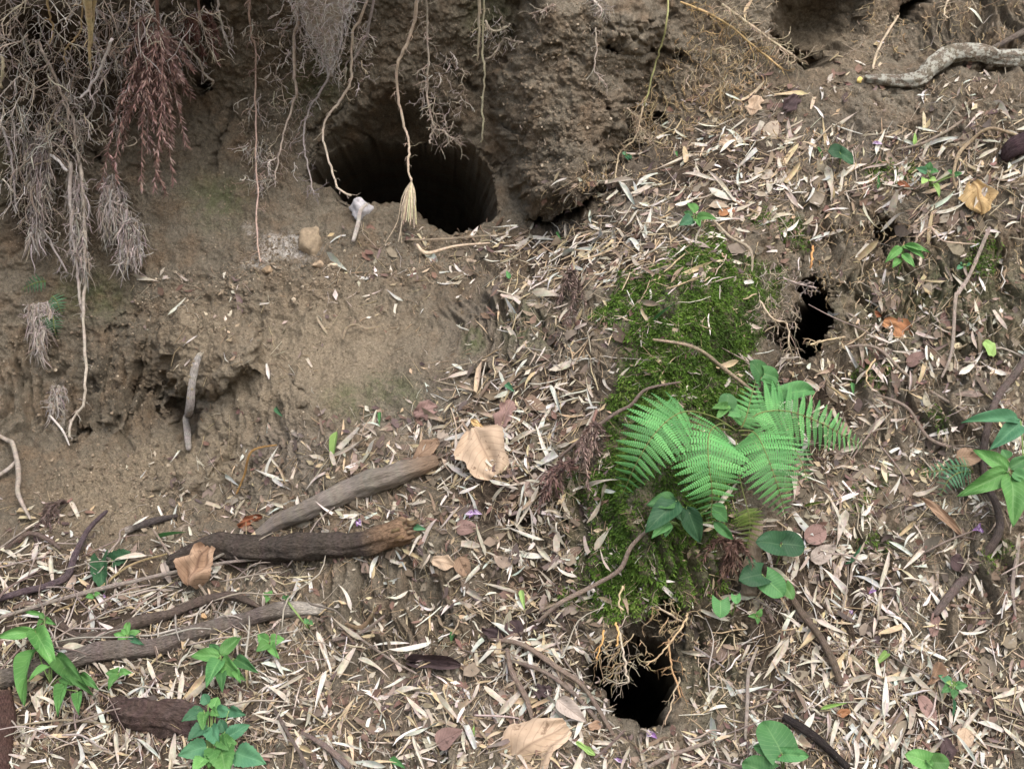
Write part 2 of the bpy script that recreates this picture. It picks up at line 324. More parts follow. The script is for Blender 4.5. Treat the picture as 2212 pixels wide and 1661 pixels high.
def leaf_mat(name, ca, cb_, vein, rough=.5, nv=9, trans=.25, spots=None, obj_var=.25):
    m, N, L, B = nt(name); tc = N.new('ShaderNodeTexCoord'); sx = N.new('ShaderNodeSeparateXYZ'); L.new(tc.outputs['UV'], sx.inputs[0])
    ax = math_(N, L, 'ABSOLUTE', math_(N, L, 'SUBTRACT', sx.outputs[0], .5), 0.)
    g = N.new('ShaderNodeNewGeometry').outputs['Position']
    c = mixc(N, L, ramp(N, L, noise(N, L, 22, 4, g), .35, .65), ca, cb_)
    ph = math_(N, L, 'SUBTRACT', math_(N, L, 'MULTIPLY', sx.outputs[1], float(nv)), math_(N, L, 'MULTIPLY', ax, 5.))
    fr = math_(N, L, 'ABSOLUTE', math_(N, L, 'SUBTRACT', math_(N, L, 'FRACT', ph, 0.), .5), 0.)
    lat = ramp(N, L, fr, 0., .1, 1., 0.); mid = ramp(N, L, ax, .0, .035, 1., 0.)
    vn = math_(N, L, 'MAXIMUM', math_(N, L, 'MULTIPLY', lat, .7), mid)
    c = mixc(N, L, vn, c, vein)
    oi = N.new('ShaderNodeObjectInfo').outputs['Random']
    v = ramp(N, L, oi, 0, 1, 1-obj_var, 1+obj_var); q = N.new('ShaderNodeCombineColor'); [L.new(v, q.inputs[i]) for i in range(3)]
    c = mixc(N, L, 1.0, c, q.outputs[0], 'MULTIPLY')
    if spots: c = mixc(N, L, ramp(N, L, noise(N, L, spots[1], 4, g, .7), spots[2], spots[2]+.06), c, spots[0])
    L.new(c, B.inputs['Base Color']); B.inputs['Roughness'].default_value = rough; B.inputs['Specular IOR Level'].default_value = .25
    b = bump(N, L, vn, -.5, .003); b = bump(N, L, noise(N, L, 70, 3, g), .35, .004, b); L.new(b, B.inputs['Normal'])
    tr = N.new('ShaderNodeBsdfTranslucent'); L.new(c, tr.inputs['Color']); mx = N.new('ShaderNodeMixShader'); mx.inputs[0].default_value = trans
    L.new(B.outputs[0], mx.inputs[1]); L.new(tr.outputs[0], mx.inputs[2]); L.new(mx.outputs[0], N['Material Output'].inputs['Surface'])
    return m
M = {}
M['soil'] = soil_mat()
M['litter'] = col_mat('dry_leaf', .3, 90, .75, .12)
M['root'] = col_mat('root', .35, 120, .9)
M['wood'] = col_mat('wood', .5, 6, .85, 0, 6, .9, .25, (5, .5, 1))
M['bark'] = col_mat('bark', .7, 5, .95, 0, 5, 1., .1, (4, 1.1, 1), ((.30, .27, .23), 80, .66))
M['moss'] = col_mat('moss', .35, 30, .8, .3)
M['stone'] = col_mat('stone', .4, 80, .9, 0, 110, .6)
M['stemgreen'] = col_mat('stem', .25, 50, .6)
M['petal'] = col_mat('petal', .2, 80, .6, .3)
M['lichen'] = col_mat('lichen_bark', .6, 5, .95, 0, 5, 1., .1, (4, 1.1, 1), ((.56, .56, .49), 75, .47))
G = {'g_fern': ((.095, .285, .09), (.135, .35, .11), (.07, .19, .06)), 'g_bright': ((.075, .2, .055), (.115, .27, .075), (.17, .32, .12)), 'g_mid': ((.06, .17, .06), (.085, .22, .075), (.13, .27, .1)),
     'g_dark': ((.028, .085, .04), (.045, .12, .055), (.08, .16, .08)), 'g_blue': ((.055, .16, .085), (.08, .2, .1), (.1, .23, .12)), 'g_olive': ((.10, .16, .03), (.15, .21, .04), (.1, .15, .03)),
     'g_pale': ((.22, .36, .1), (.28, .42, .14), (.3, .45, .18))}
for k, (a, b, c) in G.items(): M[k] = leaf_mat(k, a, b, c, .6, 9, .25, ((.26, .3, .2), 120, .67), .3)
DL = {'d_tan': ((.36, .27, .19), (.45, .345, .25), (.25, .18, .125)), 'd_yellow': ((.40, .27, .12), (.48, .35, .18), (.24, .15, .07)), 'd_orange': ((.24, .11, .052), (.31, .165, .08), (.13, .065, .035)),
      'd_brown': ((.2, .13, .085), (.29, .2, .135), (.13, .08, .055)), 'd_mauve': ((.18, .115, .1), (.25, .165, .145), (.12, .08, .07)), 'd_dark': ((.04, .028, .03), (.075, .05, .05), (.03, .02, .02)),
      'd_grey': ((.27, .23, .2), (.36, .31, .27), (.18, .15, .13)), 'd_red': ((.2, .07, .035), (.28, .12, .06), (.12, .05, .03))}
for k, (a, b, c) in DL.items(): M[k] = leaf_mat(k, a, b, c, .8, 8, .08, (tuple(q*.5 for q in a), 55, .6), .15)
M['d_tan'] = leaf_mat('d_tan', *DL['d_tan'], .75, 8, .1, ((.22, .155, .105), 45, .6), .1)

# ------------------------------------------------------------------ mesh helpers
class Acc:
    def __init__(s): s.v = []; s.f = []; s.c = []; s.uv = []; s.n = 0
    def add(s, vs, fs, col, uv=None):
        o = s.n; s.v.extend(tuple(q) for q in vs); s.f.extend(tuple(i+o for i in f) for f in fs); k = len(vs); s.n += k
        if len(col) and hasattr(col[0], '__len__'): s.c.extend(tuple(q)[:3] for q in col)
        else: s.c.extend([tuple(col)]*k)
        s.uv.extend(uv if uv is not None else [(0., 0.)]*k)
    def mesh(s, name, mat, smooth=True):
        me = bpy.data.meshes.new(name); me.from_pydata(s.v, [], s.f)
        ca = np.ones((s.n, 4), np.float32); ca[:, :3] = np.array(s.c, np.float32).reshape(-1, 3)
        me.color_attributes.new('Col', 'FLOAT_COLOR', 'POINT').data.foreach_set('color', ca.ravel())
        ul = me.uv_layers.new(name='UVMap'); li = np.empty(len(me.loops), np.int32); me.loops.foreach_get('vertex_index', li)
        ul.data.foreach_set('uv', np.array(s.uv, np.float32)[li].ravel())
        if smooth: me.polygons.foreach_set('use_smooth', np.ones(len(me.polygons), bool))
        me.materials.append(M[mat] if isinstance(mat, str) else mat); me.update(); return me
def link(name, me, parent=None, loc=None):
    o = bpy.data.objects.new(name, me); C.objects.link(o)
    if parent: o.parent = parent
    if loc is not None: o.location = loc
    return o
def tag(o, label=None, cat=None, group=None, kind=None):
    if label: o['label'] = label
    if cat: o['category'] = cat
    if group: o['group'] = group
    if kind: o['kind'] = kind
    return o
def thing(name, loc, label, cat, group=None):
    o = bpy.data.objects.new(name, None); o.empty_display_size = .02; C.objects.link(o); o.location = loc
    return tag(o, label, cat, group)
def cat_rom(pts, rad, sub=4):
    pts = [Vector(p) for p in pts]; out = []; rr = []
    for i in range(len(pts)-1):
        a, b, c, d = pts[max(i-1, 0)], pts[i], pts[i+1], pts[min(i+2, len(pts)-1)]
        for k in range(sub):
            t = k/sub; out.append(.5*((2*b)+(c-a)*t+(2*a-5*b+4*c-d)*t*t+(3*b-a-3*c+d)*t**3)); rr.append(rad[i]*(1-t)+rad[i+1]*t)
    out.append(pts[-1]); rr.append(rad[-1]); return out, rr
def tube(acc, pts, rad, sides, col, jit=0., cap=True, cols=None, vscale=1., disp=None):
    n = len(pts); vs = []; fs = []; cs = []; uv = []; up = Vector((.31, -.9, .3)); L_ = 0
    for i in range(n):
        t = (pts[min(i+1, n-1)]-pts[max(i-1, 0)]);
        if t.length < 1e-9: t = Vector((0, 0, 1))
        t.normalize(); a = up-t*up.dot(t)
        if a.length < .1: a = Vector((1, 0, 0))-t*t.x
        a.normalize(); b = t.cross(a); up = a
        if i: L_ += (pts[i]-pts[i-1]).length
        for k in range(sides):
            th = 2*math.pi*k/sides; r = rad[i]*(1+(random.uniform(-jit, jit) if jit else 0))
            if disp: r += disp(i/(n-1), k/sides, L_)
            vs.append(pts[i]+a*(r*math.cos(th))+b*(r*math.sin(th))); cs.append(cols[i] if cols else col); uv.append((abs(2*k/sides-1), L_*vscale))
    for i in range(n-1):
        for k in range(sides):
            k2 = (k+1) % sides; fs.append((i*sides+k, i*sides+k2, (i+1)*sides+k2, (i+1)*sides+k))
    if cap:
        fs.append(tuple(range(sides-1, -1, -1))); fs.append(tuple((n-1)*sides+k for k in range(sides)))
    acc.add(vs, fs, cs, uv)
def jitc(c, a=.12): k = 1+random.uniform(-a, a); return tuple(min(1, max(0, q*k*(1+random.uniform(-a/3, a/3)))) for q in c)

# ------------------------------------------------------------------ the bank itself
def fbmz(sc, seed): return fbm(P0, sc, 3, seed)
MOSS = [poly(1470,520,1520,496,1560,505,1590,560,1640,560,1690,590,1690,640,1620,655,1635,760,1600,850,1600,930,1590,1010,1560,1090,1560,1215,1570,1260,1480,1295,1400,1305,1340,1340,1270,1325,1255,1250,1290,1150,1280,1050,1310,950,1300,880,1345,820,1340,720,1300,670,1355,600,1420,585)]
mossm = sst(-30, 6, sdf(MOSS[0], UU+34*wob+22*wob2, VV+30*perlin(P0*9+31, 53)))
for a, b, ra, rb in [(1885,805,42,34),(1870,1065,48,62),(1715,500,50,40),(1930,372,60,30),(2030,900,34,40),(1995,1015,30,22),(1250,1045,40,30),(1640,610,60,50),(1650,470,50,26),(2120,560,50,60),(1900,1170,70,36),(2160,1200,40,40),(1230,1290,50,30),(1015,740,22,40)]:
    mossm = np.maximum(mossm, .75*sst(1.25, .45, np.sqrt(((UU+20*wob2+20*wob-a)/ra)**2+((VV+18*perlin(P0*28+7, 54)-b)/rb)**2)))
mossm *= sst(-.12, .12, perlin(np.stack([P0[..., 0]*16, P0[..., 1]*8, P0[..., 2]*7], -1), 63)+.2+.16*sst(1000, 800, VV))*.4+.6
mossm *= np.where(VV > 900, .72+.28*sst(-.3, .05, perlin(np.stack([P0[..., 0]*30, P0[..., 1]*12, P0[..., 2]*9], -1), 64)), 1)
mossm *= sst(.28, .02, hm)*(.7+.3*sst(-.4, .0, fbmz(26, 61)))
sandm = zone((240,1090,150,110),(360,1000,110,60),(480,980,70,80),(700,760,220,160),(420,730,90,100),(1780,60,110,90),(600,870,120,100))*.8
greym = zone((1380,420,90,90),(1650,330,120,60),(1880,330,200,70),(900,870,140,70),(620,980,80,90),(950,1500,200,90),(1100,720,120,120))*.7
greenm = np.maximum(mossm, .55*zone((1050,30,60,60),(720,130,50,70),(850,850,80,40),(760,870,60,40),(1130,700,60,60),(200,640,80,50),(470,430,70,60),(2050,660,220,110),(1240,1200,60,90),(1220,1080,60,90),(1540,1420,70,120),(30,330,50,120),(680,190,60,60)))
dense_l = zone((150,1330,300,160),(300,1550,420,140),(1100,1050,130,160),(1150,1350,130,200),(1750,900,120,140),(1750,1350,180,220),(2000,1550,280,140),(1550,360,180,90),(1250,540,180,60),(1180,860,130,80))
darkm = np.maximum(.9*dense_l, .8*zone((120,150,230,200),(60,420,60,120)))  # humus under dense litter, plus overhang shade painted in at upper left
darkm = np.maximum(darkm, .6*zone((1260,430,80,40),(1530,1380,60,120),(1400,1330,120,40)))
palem = np.maximum(zone((600,545,50,22),(640,520,30,18),(560,570,40,14),(620,535,60,30)), .5*zone((545,490,22,10),(1200,480,30,25),(125,870,14,60)))
idx = np.arange(NU*NV).reshape(NV, NU)
quads = np.stack([idx[:-1, :-1], idx[1:, :-1], idx[1:, 1:], idx[:-1, 1:]], -1).reshape(-1, 4)
ft = np.minimum.reduce([tag_h[:-1, :-1], tag_h[1:, :-1], tag_h[1:, 1:], tag_h[:-1, 1:]]).reshape(-1)
Vall = Pg.reshape(-1, 3)
def sheet(name, sel):
    q = quads[sel]; used, inv = np.unique(q, return_inverse=True); q = inv.reshape(-1, 4)
    me = bpy.data.meshes.new(name); me.vertices.add(len(used)); me.vertices.foreach_set('co', Vall[used].astype(np.float32).ravel())
    me.loops.add(q.size); me.loops.foreach_set('vertex_index', q.astype(np.int32).ravel())
    me.polygons.add(len(q)); me.polygons.foreach_set('loop_start', np.arange(0, q.size, 4, dtype=np.int32))
    me.polygons.foreach_set('use_smooth', np.ones(len(q), bool)); me.update(calc_edges=True)
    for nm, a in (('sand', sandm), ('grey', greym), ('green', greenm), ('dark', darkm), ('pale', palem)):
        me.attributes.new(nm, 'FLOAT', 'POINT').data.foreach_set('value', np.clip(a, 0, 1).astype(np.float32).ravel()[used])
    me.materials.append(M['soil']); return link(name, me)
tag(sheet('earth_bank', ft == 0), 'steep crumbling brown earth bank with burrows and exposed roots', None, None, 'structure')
for k, lb in enumerate(['wide dark burrow mouth under the hanging roots at upper left', 'dark burrow mouth below the mossy ridge', 'narrow upright burrow mouth right of the moss', 'hollow in the bank at the upper right edge']):
    tag(sheet('burrow', ft == k+1), lb, None, None, 'structure')
ga = Acc(); ga.add([(-60, -60, zmin-.05), (60, -60, zmin-.05), (60, 60, zmin-.05), (-60, 60, zmin-.05)], [(0, 1, 2, 3)], (.2, .14, .09))
gm = ga.mesh('ground', 'soil', False); tag(link('ground', gm), 'brown forest floor at the foot of the bank', None, None, 'structure')

# ------------------------------------------------------------------ leaf shapes
def leaf_mesh(name, shape, mat, serr=0, curl=.12, fold=.12, crump=0., nx=8, ny=14, col=(1, 1, 1), seed=0, ragged=0.):
    """unit leaf: base at 0, tip at +x = 1, half width .5 at its widest (scale y to the width)"""
    r = random.Random(seed); a = Acc(); vs = []; uv = []; fs = []; pa = [r.uniform(0, 6.28) for _ in range(8)]
    for i in range(ny+1):
        t = i/ny
        if shape == 'lance': w = (math.sin(math.pi*t**.75))**.9
        elif shape == 'ovate': w = math.sin(math.pi*t**.62)**.8
        elif shape == 'heart': w = (math.sqrt(max(0, 1-((t-.33)/.67)**2)) if t > .33 else 1-.18*((.33-t)/.33)**2)*(1 if t < .75 else 1-.25*((t-.75)/.25))
        elif shape == 'round': w = math.sqrt(max(0, 1-(2*t-1)**2))
        elif shape == 'rough': w = (math.sin(math.pi*min(1, max(0, t*.92+.04))))**.55*(1+.16*math.sin(9*t+pa[0]))
        elif shape == 'bamboo': w = min(1, (t/.18)**.7)*(1-max(0, (t-.18)/.82)**1.7)
        w = max(w, .015)
        if serr: w *= 1+.10*(2*((t*serr) % 1)-1)
        for j in range(nx+1):
            s_ = 2*j/nx-1; ww = w*.5
            if shape == 'rough': ww *= 1+.09*(r.random()-.5)*(1 if abs(s_) > .9 else 0)
            if ragged: ww *= 1+ragged*math.sin(17*t+pa[3]+(2.5 if s_ > 0 else 0))
            x = t; y = s_*ww
            if shape == 'heart': x = t-.26*abs(s_)**1.5*(1-t)**2.5+(.0 if t else 0)
            z = fold*abs(y)*1.2-curl*((t-.35)**2)*1.6
            if crump:
                z += crump*(math.sin(5.3*t+pa[1])*math.cos(4.1*s_+pa[2])*.5+.3*math.sin(11*t+pa[4]+3*s_)+.25*math.cos(8*s_+pa[5]))*.5
            vs.append((x, y, z)); uv.append(((s_+1)/2, t))
    for i in range(ny):
        for j in range(nx):
            q = i*(nx+1)+j; fs.append((q, q+1, q+nx+2, q+nx+1))
    a.add(vs, fs, col, uv); return a.mesh(name, mat)
CACHE = {}
def lm(shape, mat, serr=0, curl=.12, fold=.12, crump=0., var=0, ragged=0.):
    k = (shape, mat, serr, curl, fold, crump, var, ragged)
    if k not in CACHE: CACHE[k] = leaf_mesh('leaf_'+shape, shape, mat, serr, curl, fold, crump, seed=len(CACHE)*7+var, ragged=ragged or (.05 if shape == 'rough' else 0), ny=22 if serr or shape == 'rough' else 14, nx=14 if shape == 'rough' else 8)
    return CACHE[k]
def place(o, p, x, n, L_, wd, zs=None, parent=None, roll=0.):
    x = x.normalized(); y = n.cross(x).normalized(); z = x.cross(y)
    if roll: y, z = y*math.cos(roll)+z*math.sin(roll), z*math.cos(roll)-y*math.sin(roll)
    m = Matrix(((x.x*L_, y.x*wd, z.x*(zs or L_), p.x), (x.y*L_, y.y*wd, z.y*(zs or L_), p.y), (x.z*L_, y.z*wd, z.z*(zs or L_), p.z), (0, 0, 0, 1)))
    if parent: m = Matrix.Translation(-parent.location) @ m
    o.matrix_basis = m; return o
def flat_leaf(name, n, x0, y0, x1, y1, w, shape, mat, label, cat='dead leaf', lift=.006, tilt=.0, roll=0., group=None, **kw):
    """one fallen leaf lying on the bank: base and tip in sheet n, width in the same units"""
    (u0, v0), (u1, v1) = T(n, x0, y0, x1, y1); um, vm = (u0+u1)/2, (v0+v1)/2
    L_ = math.hypot(u1-u0, v1-v0)*mpp(um, vm); ang = math.degrees(math.atan2(-(v1-v0), u1-u0))
    p, t, b, nn = frame(um, vm, ang)
    nn = (nn+Vector((0, -1, .15))*.55).normalized(); t = (t-nn*t.dot(nn)).normalized()
    t = (t+nn*tilt).normalized(); nn = (nn-t*nn.dot(t)).normalized()
    o = link(name, lm(shape, mat, **kw)); place(o, p+nn*lift-t*L_/2, t, nn, L_, w*K*mpp(um, vm), parent=None, roll=roll)
    return tag(o, label, cat, group)

# ------------------------------------------------------------------ logs, sticks and branches
def log(name, label, pts, widths, col, mat='bark', cat='log', off=None, sides=28, sub=12, rough=.06, endcol=None, taper=None, group=None, ends=0.1, startcol=None, extra=None):
    """pts in layout units (u, v[, standoff as share of the radius]); widths are diameters in layout units"""
    P3 = []; R3 = []
    if name in ('twig', 'stick'): col = tuple(min(.7, c*1.35) for c in col)
    if off is None: off = .004 if name == 'log' else .013
    for q, w in zip(pts, widths):
        u, v = q[0], q[1]; r = w/2*mpp(u, v); p, n = surf(u, v); k = q[2] if len(q) > 2 else .35
        P3.append(p+(n+Vector((0, -.5, 0))).normalized()*(r*k+off)); R3.append(r)
    ps, rs = cat_rom(P3, R3, sub)
    sd = random.random()*50; n = len(ps)
    def dsp_(t, k, L_):
        r = rs[min(n-1, int(t*(n-1)))]; q = np.array([[math.cos(6.283*k)*1.3+sd, math.sin(6.283*k)*1.3, L_*14]])
        f = float(perlin(q*1.2, 3)[0])*1.2+float(perlin(q*np.array([[3.5, 3.5, 1.2]]), 4)[0])*.9
        e = 1-.35*(max(0, 1-t/.03)+max(0, 1-(1-t)/.03))*.8
        return r*(rough*3*f+rough*1.6*float(perlin(q*np.array([[7., 7., .8]]), 6)[0])+rough*1.2*float(perlin(q*np.array([[4., 4., 3.]]), 8)[0])+(e-1))
    cols = []
    for i in range(n):
        t = i/(n-1); c = jitc(col, .1)
        if endcol and t > 1-ends: k = min(1, (t-1+ends)/ends*1.8); c = tuple(a*(1-k)+b*k for a, b in zip(c, endcol))
        if startcol and t < ends: k = min(1, (1-t/ends)*1.8); c = tuple(a*(1-k)+b*k for a, b in zip(c, startcol))
        cols.append(c)
    a = Acc(); tube(a, ps, rs, sides, col, 0, True, cols, 20, dsp_)
    if extra: extra(a, ps, rs)
    base = ps[0]; a.v = [tuple(Vector(q)-base) for q in a.v]
    o = link(name, a.mesh(name, mat), None, base); return tag(o, label, cat, group)
def splinters(a, ps, rs, k=14, ln=.035, col=(.5, .42, .32)):
    d = (ps[-1]-ps[-3]).normalized()
    for _ in range(k):
        off = Vector((random.uniform(-1, 1), random.uniform(-1, 1), random.uniform(-1, 1)))*rs[-1]*.75
        s_ = ps[-1]-d*.015+off; tube(a, [s_, s_+d*random.uniform(.4, 1)*ln, s_+d*ln*1.1+off*.2], [rs[-1]*.28, rs[-1]*.16, .0004], 4, jitc(col, .25))
def knobs(a, ps, rs, ks, col, s_=.5):
    for t in ks:
        i = int(t*(len(ps)-1)); p = ps[i]; q = Vector((random.uniform(-1, .3), -.8, random.uniform(-.2, .8))).normalized()
        tube(a, [p+q*rs[i]*.5, p+q*rs[i]*1.2, p+q*rs[i]*1.4], [rs[i]*s_, rs[i]*s_*.8, rs[i]*s_*.2], 7, col)
log('log', 'weathered grey-brown log, upper of the pair of logs lying on the slope', [(535,1170,.3),(600,1135,.6),(700,1095,.7),(790,1052,.7),(870,1022,.6),(945,990,.2)], [14,34,46,50,46,24], (.27,.235,.20), 'wood', endcol=(.28,.2,.14), ends=.2, extra=lambda a, p, r: splinters(a, p, r, 8, .03, (.26,.19,.14)))
log('log', 'dark rotten log with a pale broken end, beneath the grey-brown log', [(372,1232,.4),(470,1203,.7),(580,1192,.8),(700,1190,.8),(800,1170,.7),(893,1150,.5)], [38,54,60,56,54,56], (.085,.07,.06), 'bark', sides=34, rough=.08, endcol=(.30,.2,.13), ends=.22, extra=lambda a, p, r: splinters(a, p, r, 22, .02, (.36,.25,.16)))
log('log', 'long straight brown branch log with a bleached end, lowest of the logs', [(-40,1492,.8),(100,1448,.9),(215,1428,.9),(330,1400,.9),(420,1375,.9),(520,1345,.9),(620,1313,.9),(700,1300,.7)], [42,43,43,41,37,33,36,22], (.19,.16,.14), 'bark', sides=30, rough=.05, endcol=(.62,.57,.5), ends=.17, extra=lambda a, p, r: splinters(a, p, r, 9, .03, (.5,.45,.38)))
log('branch', 'gnarled grey-brown branch behind the long straight branch log', [(120,1345,.4),(170,1372,.5),(240,1378,.6),(300,1352,.6),(380,1322,.7),(450,1302,.7),(520,1300,.6),(565,1312,.3)], [14,20,26,26,22,22,18,10], (.16,.125,.105), 'bark', 'branch', sides=14, rough=.09)
log('branch', 'grey stub of branch under the long straight branch log', [(120,1395,.4),(150,1385,.4),(215,1372,.4)], [16,22,14], (.2,.17,.14), 'bark', 'branch', sides=12, rough=.09)
log('log', 'dark reddish log end standing in the bottom left corner', [(8,1720,.6),(14,1620,.7),(18,1560,.7),(18,1514,.8)], [44,44,42,36], (.10,.06,.05), 'bark', sides=22, rough=.05, endcol=(.2,.13,.1), ends=.06)
log('log', 'half-buried dark purple-brown rotting log beside the serrated plant', [(245,1520,.0),(300,1545,.05),(380,1560,.1),(450,1580,.1),(500,1590,.0)], [44,70,76,70,50], (.10,.07,.062), 'bark', sides=34, rough=.14)
log('branch', 'pale lichen-spotted thick branch at the upper right edge', [(1862,184,.1),(1930,184,.4),(1975,180,.6),(2012,158,.7),(2050,134,.9),(2100,130,1),(2160,131,1.1),(2260,133,1.1)], [15,24,30,38,36,34,34,36], (.24,.205,.16), 'lichen', 'branch', sides=30, rough=.08)
log('branch', 'thin dark branch rising to the edge above the pale lichen-spotted branch', [(2070,118,.6),(2110,112,1.5),(2150,95,2),(2230,66,2)], [6,9,11,12], (.24,.2,.17), 'bark', 'branch', sides=9)
log('stick', 'broken knobbly stick leaning upright in the hollow at left', [(417,975,.2),(421,935,2.2),(428,890,3.4),(440,845,4),(450,800,4),(458,768,4)], [12,15,16,17,16,9], (.36,.335,.31), 'bark', 'stick', sides=14, rough=.08, endcol=(.6,.55,.45), ends=.08,
    extra=lambda a, p, r: (knobs(a, p, r, (.62, .66, .7, .76, .82, .88, .55), (.5, .42, .3), .45), splinters(a, p, r, 5, .02, (.6, .55, .45))))
log('branch', 'dark lichen-flecked twig branch with an upright arm at lower left', [(-20,1318,.5),(60,1290,.8),(110,1270,1),(155,1250,1.2),(170,1215,2),(200,1165,3),(243,1114,4)], [14,15,15,17,13,11,9], (.15,.115,.125), 'bark', 'branch', sides=10)
log('branch', 'grey-brown forked branch running down beside the right-hand leafy plant', [(2235,715,3),(2196,790,2.5),(2150,855,2),(2132,910,1.5),(2125,985,1.2),(2126,1050,1),(2142,1110,1),(2146,1165,1),(2105,1215,.9),(2050,1275,.8),(2008,1330,.5)], [13,15,15,14,15,16,16,18,19,19,14], (.19,.15,.135), 'bark', 'branch', sides=12)
log('branch', 'smooth brown stick slanting down the litter below the round leaves', [(1698,1284,.5),(1730,1330,1),(1765,1390,1),(1788,1440,1),(1808,1488,.4)], [13,16,16,17,13], (.2,.155,.12), 'bark', 'stick', sides=11, rough=.03)
log('branch', 'black wet stick at the bottom beside the big heart leaf', [(1690,1550,.5),(1735,1580,.8),(1775,1610,.8),(1830,1670,.8)], [16,22,20,18], (.05,.042,.04), 'bark', 'stick', sides=11)
log('twig', 'slender grey twig slanting across the foot of the moss', [(1166,1344,1),(1220,1300,2),(1290,1255,3),(1340,1215,3),(1365,1180,3.4),(1393,1138,4)], [9,10,10,11,9,6], (.33,.26,.215), 'bark', 'twig', sides=9)
log('twig', 'brown twig lying up across the moss left of the fern', [(1210,985,.8),(1265,945,2),(1330,900,3),(1370,870,3.5),(1400,840,3),(1470,822,2)], [6,7,8,8,6,4], (.27,.21,.18), 'bark', 'twig', sides=8)
log('twig', 'straight pale stalk lying over the moss above the fern', [(1415,735,1.5),(1480,760,3),(1560,806,4),(1632,862,2)], [5,8,9,6], (.45,.36,.26), 'bark', 'twig', sides=8)
log('twig', 'arched pale stalk at the top of the moss', [(1530,478,1),(1575,505,2.5),(1605,545,3),(1622,590,2)], [5,6,6,4], (.52,.44,.33), 'bark', 'twig', sides=8)
log('twig', 'long grey twig sloping down from the burrow mouth right of the moss', [(1820,752,.8),(1880,762,1.5),(1960,800,2),(2030,850,2),(2085,888,1.5)], [5,8,8,7,5], (.33,.27,.22), 'bark', 'twig', sides=8)
log('twig', 'lower grey twig parallel to the long one at right', [(1890,858,.8),(1950,885,1.5),(2020,935,2),(2095,982,1)], [5,7,8,5], (.3,.24,.2), 'bark', 'twig', sides=8)
log('twig', 'forked pale twig standing up the right slope', [(2028,810,.5),(2045,760,2),(2062,660,2.5),(2070,640,2.5),(2095,590,3),(2135,500,4)], [5,7,8,9,8,8], (.42,.35,.3), 'bark', 'twig', sides=8)
log('twig', 'long pale twig with two tips, lying before the dark rotten log', [(-20,1352,1),(90,1330,1.5),(200,1300,2.4),(300,1270,3),(378,1250,4),(480,1232,5),(612,1205,3)], [8,9,10,10,9,7,5], (.36,.31,.27), 'bark', 'twig', sides=8,
    extra=lambda a, p, r: tube(a, *cat_rom([p[50], at(430,1225,.05), at(468,1203,.055), at(497,1190,.05)], [.0035,.003,.003,.0022], 3), 7, (.5,.46,.4)))
log('twig', 'straw-coloured stalk lying behind the long pale twig', [(118,1332,1),(200,1290,2),(290,1240,2.5),(370,1203,1)], [4,5,5,4], (.46,.36,.2), 'bark', 'twig', sides=7)
log('twig', 'thin bent twig leaning over the dark log at left', [(345,1160,2),(392,1225,4),(430,1258,4),(455,1300,3),(474,1340,1)], [5,6,6,6,5], (.38,.31,.25), 'bark', 'twig', sides=7)
log('twig', 'short pale twig hanging beside the curled brown leaf', [(490,1240,4),(496,1280,3),(504,1334,1)], [6,7,5], (.45,.38,.3), 'bark', 'twig', sides=7)
log('twig', 'long thin twig running down the bare soil below the logs', [(690,1325,1),(760,1375,1.5),(840,1425,1.5),(905,1462,1)], [5,6,6,4], (.36,.3,.25), 'bark', 'twig', sides=7)
log('twig', 'grey twig rising to the right below the bleached log end', [(722,1395,1),(770,1360,1.5),(828,1312,1.5)], [9,9,5], (.27,.22,.19), 'bark', 'twig', sides=8)
log('twig', 'flat brown wood splinter above the grey twig', [(738,1352,.8),(775,1328,1),(815,1305,1)], [6,12,5], (.26,.19,.12), 'wood', 'twig', sides=8)
log('twig', 'orange-brown stalk standing out of the bare slope', [(512,1065,1),(540,1028,4),(570,985,6),(597,962,8)], [4,5,5,3], (.42,.25,.1), 'bark', 'twig', sides=7)
log('twig', 'upper brown stick of the pair left of the lower burrow', [(1060,1382,.5),(1130,1400,1),(1200,1440,1),(1260,1490,1),(1325,1585,.6)], [8,11,11,10,8], (.27,.21,.17), 'bark', 'stick', sides=9)
log('twig', 'lower brown stick of the pair left of the lower burrow', [(1110,1430,.5),(1180,1452,1),(1240,1500,1),(1300,1570,.7)], [7,10,10,8], (.24,.19,.16), 'bark', 'stick', sides=9)
log('twig', 'brown stick running straight down left of the lower burrow', [(1098,1400,.5),(1112,1450,1),(1132,1500,1),(1150,1548,.5)], [9,13,13,8], (.26,.2,.165), 'bark', 'stick', sides=9)
log('twig', 'forked stick across the bottom below the lower burrow', [(1395,1665,1),(1440,1640,1.5),(1500,1612,1.5),(1540,1600,1)], [9,10,9,6], (.36,.29,.24), 'bark', 'stick', sides=9)
log('twig', 'thin brown stick standing up at the bottom under the lower burrow', [(1285,1640,1),(1310,1610,2),(1345,1580,3)], [5,6,4], (.25,.19,.17), 'bark', 'twig', sides=7)
log('twig', 'tall grey twig standing in the litter right of the lower burrow', [(1606,1590,.5),(1610,1520,2),(1618,1450,2.5),(1640,1385,2)], [7,8,8,5], (.42,.36,.31), 'bark', 'twig', sides=8)
log('twig', 'thin stick at the bottom centre slanting to the right', [(595,1545,1),(620,1590,1.5),(650,1640,1.5),(665,1670,1)], [7,8,8,8], (.2,.16,.14), 'bark', 'twig', sides=8)
log('twig', 'stout stick at the bottom centre beside the thin one', [(650,1590,.8),(700,1615,1),(755,1665,1)], [8,14,14], (.22,.17,.15), 'bark', 'stick', sides=9)
log('twig', 'grey twig hanging at the right edge below the leafy plant', [(2192,1185,1),(2198,1260,1.5),(2190,1330,1)], [7,9,5], (.38,.32,.28), 'bark', 'twig', sides=8)
